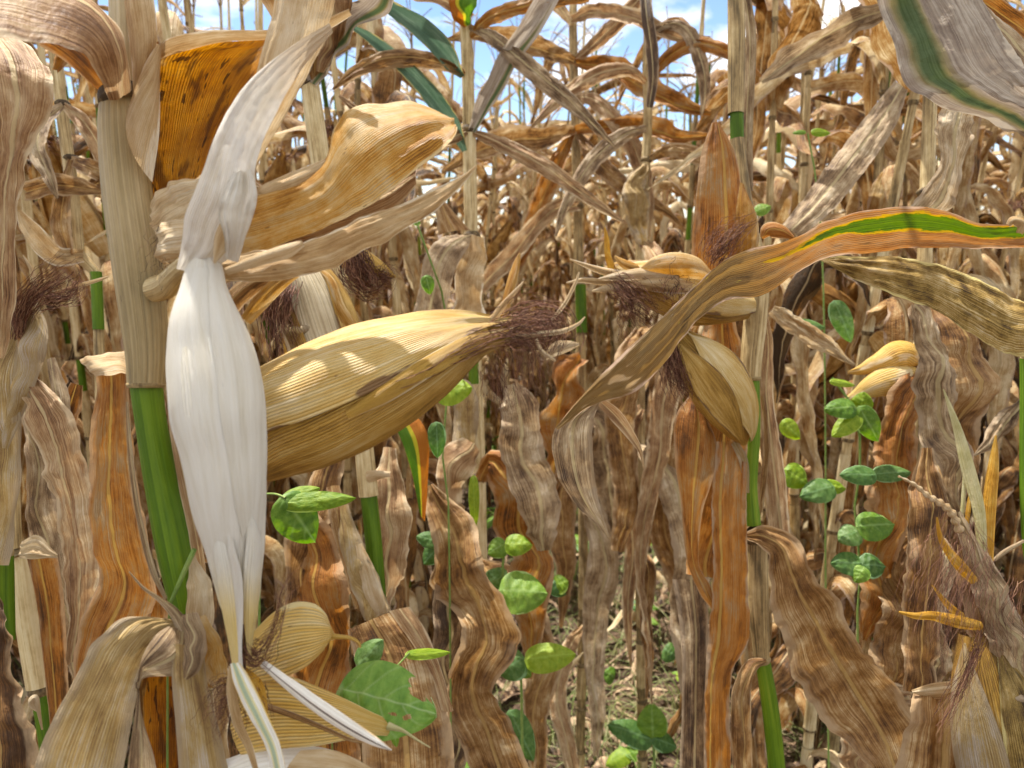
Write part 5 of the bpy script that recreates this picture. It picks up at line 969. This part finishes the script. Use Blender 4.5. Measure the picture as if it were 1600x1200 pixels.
silk_px([(1500, 800, .478, 30), (1500, 860, .47, 60), (1490, 930, .465, 60), (1500, 1000, .465, 60)], 70, .3, 34, sk, 42, wig=11)
silk_px([(1535, 990, .465, 12), (1515, 1040, .46, 12), (1490, 1090, .458, 16), (1460, 1150, .456, 22)], 45, .5, 8, sk, 43, wig=6)
silk_px([(1580, 900, .47, 30), (1560, 960, .465, 40), (1590, 1060, .462, 50)], 40, .4, 24, sk, 44, wig=9); part(sk, 'silk', M['silk'], ea)
part(sheet([(1428, 1080, 1520, 1070, .53, .53), (1420, 1120, 1526, 1110, .52, .52), (1404, 1170, 1530, 1170, .515, .515), (1380, 1240, 1536, 1240, .515, .515)], bulge=.15, crk=.005, rip=.003, lam=.03, rag=.03, seed=195, nl=50, nc=20), 'leaf', M['brown'], R2, 'broken off brown leaf stump with pale edge')
part(sheet([(1424, 1078, 1428, 1084, .528, .528), (1455, 1068, 1460, 1092, .525, .522), (1490, 1064, 1495, 1088, .525, .522), (1524, 1068, 1522, 1076, .528, .528)], bulge=.3, crk=.003, seed=196, nl=30), 'leaf', M['cream'], R2)
part(ribbon([(1448, 700, .62, 20), (1448, 780, .61, 60), (1446, 880, .60, 64), (1440, 980, .60, 56), (1436, 1080, .60, 50)], bulge=.15, crk=.006, rip=.004, seed=197, nl=60, nc=14, tone=-.15), 'leaf', M['brown'], R2)
part(ribbon([(1600, 1000, .62, 30), (1585, 1080, .60, 50), (1600, 1200, .60, 60)], bulge=.2, crk=.005, seed=198), 'leaf', M['pinkish'], R2)

# ---------------------------------------------------------------- plants at the left border
L1 = thing('maize_plant', (P(-60, 1200, .62).x, P(-60, 1200, .62).y, 0), 'maize plant at the left border with a long brown hanging leaf and a silky ear', 'maize plant', HG)
mb = MB(); stalk_px([(-60, -60, .64, 36), (-50, 300, .63, 38), (-50, 700, .62, 38), (-60, 1220, .62, 38)], 16, 0, mb); to_ground(mb, -60, 1215, .62, 38); to_top(mb, -60, -58, .64, 36, 2.1)
stalk_px([(-8, 855, .60, 24), (6, 862, .60, 28), (8, 870, .60, 24)], 5, 2, mb, .3); part(mb, 'stalk', SM, L1)
part(sheet([(-70, 60, 40, 66, .56, .56), (-40, 90, 78, 110, .53, .53), (-20, 150, 84, 150, .52, .52), (-12, 220, 56, 215, .52, .52), (-10, 300, 34, 290, .52, .52), (-10, 400, 26, 390, .52, .52), (-10, 480, 24, 480, .52, .52), (-8, 560, 6, 560, .52, .52)], bulge=.12, crk=.005, rip=.004, lam=.06, seed=201, nl=90, nc=20), 'leaf', M['pinkish'], L1, 'wide brown leaf hanging at the left border')
part(sheet([(28, 592, 44, 580, .56, .56), (50, 680, 108, 640, .55, .55), (78, 760, 134, 740, .55, .55), (96, 860, 158, 870, .55, .55), (106, 960, 146, 950, .55, .55), (104, 1040, 120, 1030, .55, .55)], bulge=.12, crk=.006, rip=.005, lam=.04, seed=202, nl=80, nc=20), 'leaf', M['pinkish'], L1, 'sunlit wrinkled leaf left of the green stem')
part(ribbon([(48, 470, .56, 20), (56, 520, .555, 40), (44, 580, .555, 40), (22, 640, .56, 36), (8, 700, .56, 10)], bulge=.3, crk=.003, seed=203, tone=.1), 'ear', M['tanlow'], L1)
part(ribbon([(20, 480, .57, 20), (8, 560, .565, 40), (6, 660, .565, 50), (10, 760, .565, 40), (-4, 880, .565, 40)], bulge=.25, crk=.003, seed=204), 'leaf', M['tanlow'], L1)
sk = MB(); silk_px([(28, 530, .55, 10), (32, 490, .548, 18), (54, 455, .545, 22), (90, 430, .545, 24), (112, 418, .545, 20)], 110, .6, 10, sk, 51, wig=6)
silk_px([(60, 470, .545, 14), (100, 465, .545, 10), (120, 450, .545, 12), (112, 425, .545, 10)], 50, .6, 8, sk, 52, wig=8); part(sk, 'silk', M['silk'], L1)
part(ribbon([(80, 460, .55, 6), (120, 448, .548, 7), (160, 436, .546, 5), (170, 432, .546, 2)], fold=.3, seed=205), 'husk_tip', M['tan'], L1)
part(ribbon([(60, 455, .55, 6), (50, 420, .55, 7), (36, 398, .55, 2)], fold=.3, seed=206), 'husk_tip', M['cream'], L1)
part(sheet([(-40, 930, 2, 930, .5, .5), (-40, 990, 18, 985, .49, .49), (-40, 1040, 18, 1036, .49, .49), (-40, 1090, 34, 1090, .485, .485), (-40, 1160, 58, 1165, .48, .48), (-40, 1260, 54, 1260, .48, .48)], bulge=.15, crk=.006, rip=.004, lam=.03, seed=207, nl=60, nc=18, tone=-.35), 'leaf', M['brown'], L1, 'dark brown wavy leaf in the lower left corner')
part(ribbon([(60, 1110, .52, 8), (50, 1098, .52, 14), (56, 1090, .52, 10), (62, 1120, .52, 6), (66, 1140, .52, 3)], bulge=.4, seed=208), 'leaf', M['cream'], L1)

L2 = thing('maize_plant', ground_under(P(88, 1200, .72)), 'cream stemmed maize plant low at the left border, beside an orange sheath', 'maize plant', HG)
mb = MB()
stalk_px([(10, 600, .73, 26), (14, 740, .73, 28), (20, 856, .73, 27)], 12, 0, mb, .1); stalk_px([(22, 858, .73, 24), (8, 862, .73, 24)], 2, 0, mb)
stalk_px([(32, 872, .72, 34), (44, 960, .72, 38), (62, 1072, .72, 38)], 22, 0, mb, .25); stalk_px([(62, 1070, .72, 30), (64, 1078, .72, 38), (66, 1086, .72, 30)], 4, 2, mb); stalk_px([(65, 1080, .72, 30), (76, 1150, .72, 30), (86, 1220, .72, 30)], 8, 1, mb, -.1)
to_ground(mb, 86, 1215, .72, 30); part(mb, 'stalk', SM, L2)
mb = MB(); stalk_px([(8, 862, .66, 24), (8, 920, .66, 26), (12, 1000, .66, 22)], 12, 0, mb, -.1); part(mb, 'leaf_sheath', M['green'], L2)
part(sheet([(42, 872, 90, 870, .70, .70), (56, 940, 100, 940, .70, .70), (66, 1020, 104, 1020, .70, .70), (76, 1110, 108, 1110, .70, .70), (84, 1210, 110, 1210, .7, .7)], bulge=.2, crk=.002, seed=211, nl=40, nc=14, tone=-.15), 'leaf', M['orange'], L2)
part(sheet([(30, 872, 34, 846, .69, .69), (50, 874, 60, 836, .685, .69), (70, 872, 80, 856, .685, .69), (90, 872, 90, 866, .69, .69)], bulge=.08, crk=.004, seed=212, nl=20), 'leaf', M['cream'], L2)
part(ribbon([(40, 600, .78, 20), (60, 720, .76, 40), (70, 840, .76, 50), (110, 960, .76, 50), (125, 1060, .76, 40)], bulge=.2, crk=.005, rip=.005, seed=213, nl=50), 'leaf', M['grey'], L2)
part(ribbon([(120, 600, .8, 20), (100, 680, .8, 40), (96, 760, .8, 50), (120, 860, .8, 40), (118, 980, .8, 20)], bulge=.2, crk=.005, rip=.005, seed=214, nl=50, tone=-.2), 'leaf', M['orange'], L2)
part(ribbon([(80, 560, .8, 14), (95, 640, .79, 30), (84, 730, .79, 20), (90, 820, .79, 16)], bulge=.2, crk=.005, seed=215, nl=40), 'leaf', M['grey'], L2)
mb = MB(); stalk_px([(88, 100, 1.0, 18), (100, 200, 1.0, 18), (112, 290, 1.0, 19), (122, 400, 1.0, 20)], 16, 0, mb, .1)
for x, y in ((98, 163), (111, 248)): stalk_px([(x, y - 5, 1.0, 18), (x, y, 1.0, 24), (x, y + 5, 1.0, 18)], 4, 2, mb, -.4)
L3 = thing('maize_plant', ground_under(P(150, 1200, 1.0)), 'slim jointed maize stem between the left border leaf and the thick front stalk', 'maize plant', HG)
stalk_px([(122, 398, 1.0, 20), (150, 430, 1.0, 15), (154, 520, 1.0, 15), (160, 700, 1.0, 18), (170, 1220, 1.0, 18)], 16, 0, mb); stalk_px([(150, 425, .995, 17), (154, 515, .995, 17)], 6, 1, mb)
to_ground(mb, 170, 1215, 1.0, 18); to_top(mb, 88, 102, 1.0, 18, 2.1); part(mb, 'stalk', SM, L3)
for k, (p, m_) in enumerate([([(98, 165, .98, 10), (70, 190, .95, 26), (60, 230, .93, 30), (80, 280, .92, 20), (90, 310, .92, 4)], 'grey'), ([(111, 250, .99, 12), (140, 262, .95, 26), (165, 275, .95, 30), (130, 300, .95, 10)], 'brown'),
   ([(88, 110, .98, 10), (110, 80, .92, 28), (140, 90, .9, 34), (165, 130, .9, 20)], 'orange'), ([(100, 165, .98, 10), (130, 190, .96, 24), (155, 230, .96, 26), (165, 280, .96, 8)], 'pinkish'), ([(40, 300, .95, 30), (80, 290, .94, 34), (120, 292, .94, 30), (160, 300, .94, 10)], 'brown'),
   ([(112, 250, .98, 10), (100, 310, .97, 26), (96, 350, .97, 30), (110, 400, .97, 20)], 'brown'), ([(130, 400, .98, 20), (90, 400, .96, 30), (50, 360, .95, 30), (30, 330, .95, 8)], 'tan')]):
    part(ribbon(p, fold=.2, crk=.005, rip=.003, lam=.06, seed=220 + k, nl=40, nc=10), 'leaf', M[m_], L3)

# ================================================================== BEAN VINES
def leaflet_geo(base, tip, up, width, nl=22, nc=16, seed=0, cup=.12, bites=(), asym=0.0):
    mb = MB(); ax = tip - base; L = ax.length; side = ax.cross(up).normalized(); n_ = side.cross(ax).normalized(); rows = []; vein = []
    for j in range(nl + 1):
        s = j / nl; wv = width * (s ** .45) * ((1 - s) ** .72) * 2.1 * (1 if s < .98 else .9) / 1.0; row = []
        for i in range(nc + 1):
            u = 2 * i / nc - 1; uu = u * (1 + asym * (1 if u > 0 else -1))
            x = uu * wv / 2; bk = -abs(u) * .10 * L * (1 - s)
            h = -cup * width * abs(u) ** 1.6 + .08 * width * math.sin(s * 2.6) + .05 * width * nz(s * 3 + seed, u * 2, 3) + .014 * width * math.cos((s * 4.3 - abs(u) * 1.3) * 6.283) * (1 - abs(u) * .5)
            row.append(base + ax * s + ax.normalized() * bk + side * x + n_ * h)
            v1 = max(0, 1 - abs(u) * wv / (width * .035)); ph = (s * 4.3 - abs(u) * 1.3 + .12 * math.sin(seed + s * 5) + (.25 if u > 0 else 0)) % 1; v2 = max(0, 1 - min(ph, 1 - ph) / .07) * (1 - .5 * abs(u))
            vein.append(max(v1, v2 * .7))
        rows.append(row)
    def skip(a, b): return any((a - q[0]) ** 2 * (1.4 if len(q) < 4 else q[3]) + (b - q[1]) ** 2 < q[2] ** 2 * (1 + .5 * nz(math.atan2(b - q[1], a - q[0]) * 2, q[0] * 9)) for q in bites)
    mb.grid(rows, [i / nc for i in range(nc + 1)], [L * j / nl for j in range(nl + 1)], 0, 0, skip if bites else None)
    return mb, vein
def leaflet(parent, bx, by, tx, ty, d, wpx, mat, dt=0.0, seed=0, face=None, world=True, **k):
    a, b = P(bx, by, d), P(tx, ty, d + dt); v = face or ((CP - a).normalized() + Vector((0, 0, .5))).normalized()
    mb, vein = leaflet_geo(a, b, v, wpx / F * d, seed=seed, **k)
    o = mb.build('leaf', M[mat], parent); 
    if world: o.matrix_parent_inverse = Matrix.Translation(-parent.location)
    at = o.data.attributes.new('vein', 'FLOAT', 'POINT'); at.data.foreach_set('value', vein); return o
def vine(name, stems, leaves, label, d0):
    x, y = stems[0][-1][:2]; p = P(x, y, d0); root = thing(name, Vector((p.x, p.y, 0)), label, 'bean vine', 'bean vines climbing the maize')
    mb = MB()
    for st in stems:
        S = spline(st, 20); mb.tube([P(a, b, d) for a, b, d, w_ in S], [w_ / F * d / 2 for a, b, d, w_ in S], 6)
    part(mb, 'vine_stem', M['vine'], root)
    for k, l in enumerate(leaves):
        kw = l[8] if len(l) > 8 else {}
        leaflet(root, *l[:6], l[6], dt=l[7] if len(l) > 7 else 0, seed=k * 3.7, **kw)
    return root
def down(x, y, d, w_): p = P(x, y, d); return [(x, y, d, w_), (x + 6, y + .5 * F * p.z / d, d, w_), (x + 10, y + F * p.z / d * .98, d, w_)]
vine('bean_vine', [[(412, 772, .56, 4), (430, 772, .55, 4), (446, 778, .545, 4)], [(412, 772, .56, 4)] + down(405, 800, .57, 4)[0:]],
  [(446, 782, 492, 848, .545, 74, 'bean', .01), (450, 786, 556, 778, .545, 36, 'beanlime', .01), (446, 780, 500, 762, .55, 30, 'beanlime', .01)], 'small bean sprig with green leaves poking out below the golden ear', .57)
vine('bean_vine', [[(536, 1078, .40, 4), (520, 1120, .41, 3), (520, 1200, .44, 3), (520, 2600, .5, 3)], [(640, 1020, .47, 3), (600, 1060, .46, 3), (540, 1100, .43, 3)]],
  [(538, 1078, 682, 1118, .395, 128, 'beanpale', -.01, dict(nl=70, nc=70, cup=.10, bites=[(.80, .78, .10), (.60, .93, .05)] and [(.24, .76, .10), (.08, .77, .15), (.66, .60, .04, 3.0), (.68, .74, .045)])),
   (560, 1040, 598, 1000, .42, 44, 'beandark', .0), (640, 1023, 704, 1019, .47, 20, 'beanlime', .02), (612, 1128, 620, 1168, .40, 18, 'bean', 0)], 'large chewed bean leaf with holes in front of the gold husks', .5)
vine('bean_vine', [[(650, 345, .9, 3), (664, 385, .9, 3), (682, 430, .9, 3), (700, 500, .95, 3), (700, 620, .95, 3), (690, 700, .95, 3)] + down(700, 760, .95, 3)],
  [(684, 612, 738, 606, .9, 52, 'beanlime'), (682, 664, 684, 716, .92, 30, 'beandark'), (666, 432, 672, 460, .9, 22, 'bean'), (654, 350, 640, 336, .9, 12, 'bean'), (740, 750, 742, 830, 1.1, 18, 'beanlime')], 'thin bean vine twining beside the slim stem above the golden ear', .95)
vine('bean_vine', [[(790, 845, 1.08, 4), (785, 900, 1.08, 4), (795, 980, 1.08, 4), (812, 1035, 1.08, 4)] + down(815, 1100, 1.08, 4)],
  [(788, 850, 762, 866, 1.08, 36, 'bean'), (792, 850, 832, 852, 1.06, 38, 'beanlime'), (786, 922, 856, 928, 1.04, 74, 'bean'), (782, 915, 762, 892, 1.08, 50, 'beandark'), (815, 1030, 778, 1052, 1.05, 54, 'beandark'), (826, 1030, 900, 1022, 1.04, 50, 'beanlime'), (812, 1040, 830, 1058, 1.06, 26, 'bean'), (868, 915, 888, 908, 1.4, 34, 'beanlime'), (864, 912, 884, 930, 1.4, 30, 'beandark')],
  'bean plant with rounded bright leaves below the hanging silk, centre left', 1.08)
vine('bean_vine', [[(690, 860, 1.15, 4), (680, 845, 1.15, 3)] + down(695, 900, 1.15, 3)], [(684, 846, 650, 838, 1.15, 30, 'beandark'), (684, 855, 662, 882, 1.15, 34, 'beandark'), (800, 1118, 834, 1190, 1.1, 44, 'beandark'), (760, 1180, 715, 1212, 1.1, 50, 'bean')], 'dark bean leaves low behind the long brown rippled leaf', 1.15)
vine('bean_vine', [[(1020, 1150, 1.7, 4)] + down(1022, 1180, 1.7, 4)], [(1020, 1152, 1018, 1100, 1.66, 50, 'bean'), (1016, 1155, 950, 1132, 1.66, 44, 'beandark'), (1024, 1154, 1058, 1168, 1.66, 34, 'beandark'), (960, 1058, 944, 1050, 1.9, 30, 'bean'), (1040, 1015, 1058, 1028, 1.9, 34, 'beandark')], 'low dark bean seedling on the open ground, lower centre', 1.7)
vine('bean_vine', [[(1300, 590, 1.0, 4), (1335, 640, 1.0, 4), (1345, 720, 1.0, 4), (1335, 800, 1.0, 4), (1345, 880, 1.0, 4)] + down(1340, 960, 1.0, 4)],
  [(1335, 636, 1288, 640, .98, 38, 'bean'), (1345, 640, 1372, 690, .98, 40, 'bean'), (1340, 650, 1300, 682, .98, 34, 'beanlime'), (1345, 640, 1350, 612, 1.0, 34, 'beanlime'), (1300, 596, 1336, 602, .98, 14, 'beanlime'),
   (1366, 742, 1312, 742, .95, 36, 'beandark'), (1370, 740, 1424, 738, .97, 32, 'beandark'), (1300, 760, 1250, 776, .98, 44, 'beandark'), (1230, 735, 1262, 758, 1.0, 44, 'beanlime'), (1290, 758, 1322, 764, 1.0, 26, 'beanlime'), (1345, 822, 1398, 820, .96, 52, 'bean'), (1340, 830, 1310, 845, .98, 40, 'beandark'),
   (1345, 880, 1298, 880, .96, 42, 'beandark'), (1348, 882, 1384, 886, .96, 44, 'beandark'), (1350, 888, 1335, 910, .95, 30, 'bean'), (1306, 475, 1330, 535, 1.05, 34, 'beandark'), (1225, 660, 1250, 686, 1.0, 30, 'beanlime'), (1245, 505, 1290, 512, 1.02, 22, 'beandark')], 'leafy bean vine climbing beside the small pale ear at the right', 1.0)
vine('bean_vine', [[(1262, 208, 1.3, 3), (1275, 280, 1.3, 3), (1285, 400, 1.3, 3), (1290, 700, 1.3, 3)] + down(1290, 900, 1.3, 3)], [(1270, 206, 1298, 208, 1.3, 15, 'beanlime'), (1258, 206, 1238, 208, 1.3, 9, 'bean'), (1182, 330, 1205, 322, 1.3, 22, 'bean')], 'thin bean tendril high on the stem right of centre', 1.3)
vine('bean_vine', [[(304, 858, .398, 8), (290, 890, .398, 8), (272, 925, .398, 7), (266, 950, .40, 5), (262, 1010, .41, 4), (262, 2600, .41, 4)]], [(266, 1230, 220, 1260, .41, 40, 'bean')], 'fuzzy green tendril crossing the green stem joint of the front plant', .41)
# low seedlings among the rows
def seedling(seed):
    rr_ = random.Random(seed); root = thing('bean_plant', (0, 0, 0), None, 'bean plant'); mb = MB(); h = rr_.uniform(.12, .4); top = Vector((rr_.gauss(0, .04), rr_.gauss(0, .04), h)); mb.tube([Vector((0, 0, 0)), top * .5 + Vector((.01, 0, 0)), top], [.002] * 3, 5)
    for k in range(rr_.randint(3, 5)):
        c = top * rr_.uniform(.4, 1); a = rr_.uniform(0, 6.28); e_ = c + Vector((math.cos(a), math.sin(a), .6)) * rr_.uniform(.04, .09); mb.tube([c, c.lerp(e_, .5) + Vector((0, 0, .01)), e_], [.0012] * 3, 4)
        for q in (-1, 0, 1):
            d_ = Vector((math.cos(a + q * 1.3), math.sin(a + q * 1.3), rr_.uniform(-.5, .1))); l = rr_.uniform(.035, .065)
            m2, vn = leaflet_geo(e_, e_ + d_ * l, Vector((rr_.gauss(0, .3), rr_.gauss(0, .3), 1)), l * .8, 10, 8, seed + k)
            o = m2.build('leaf', M[rr_.choice(['bean', 'beandark', 'beanlime', 'bean'])], root); at = o.data.attributes.new('vein', 'FLOAT', 'POINT'); at.data.foreach_set('value', vn)
    mb.build('vine_stem', M['vine'], root); return root
SE = [seedling(40 + i) for i in range(5)]; used_s = set(); rr3 = random.Random(77)
for k in range(64):
    y = 1.5 + 4.2 * rr3.random(); x = rr3.uniform(-.7, .75) * (y + .3)
    if k < 16: px = rr3.uniform(780, 1350); y = rr3.uniform(1.7, 3.4); x = (px - 800) / F * y
    pr = SE[k % 5]; o = pr if k % 5 not in used_s else copy_tree(pr); used_s.add(k % 5)
    o.location = (x, y, ground_z(x, y)); o.rotation_euler = (0, 0, rr3.uniform(0, 6.28)); s_ = rr3.uniform(.7, 1.5); o.scale = (s_, s_, s_)
    tag(o, 'small green bean plant sprouting low between the maize rows', 'bean plant', 'bean plants between the rows')
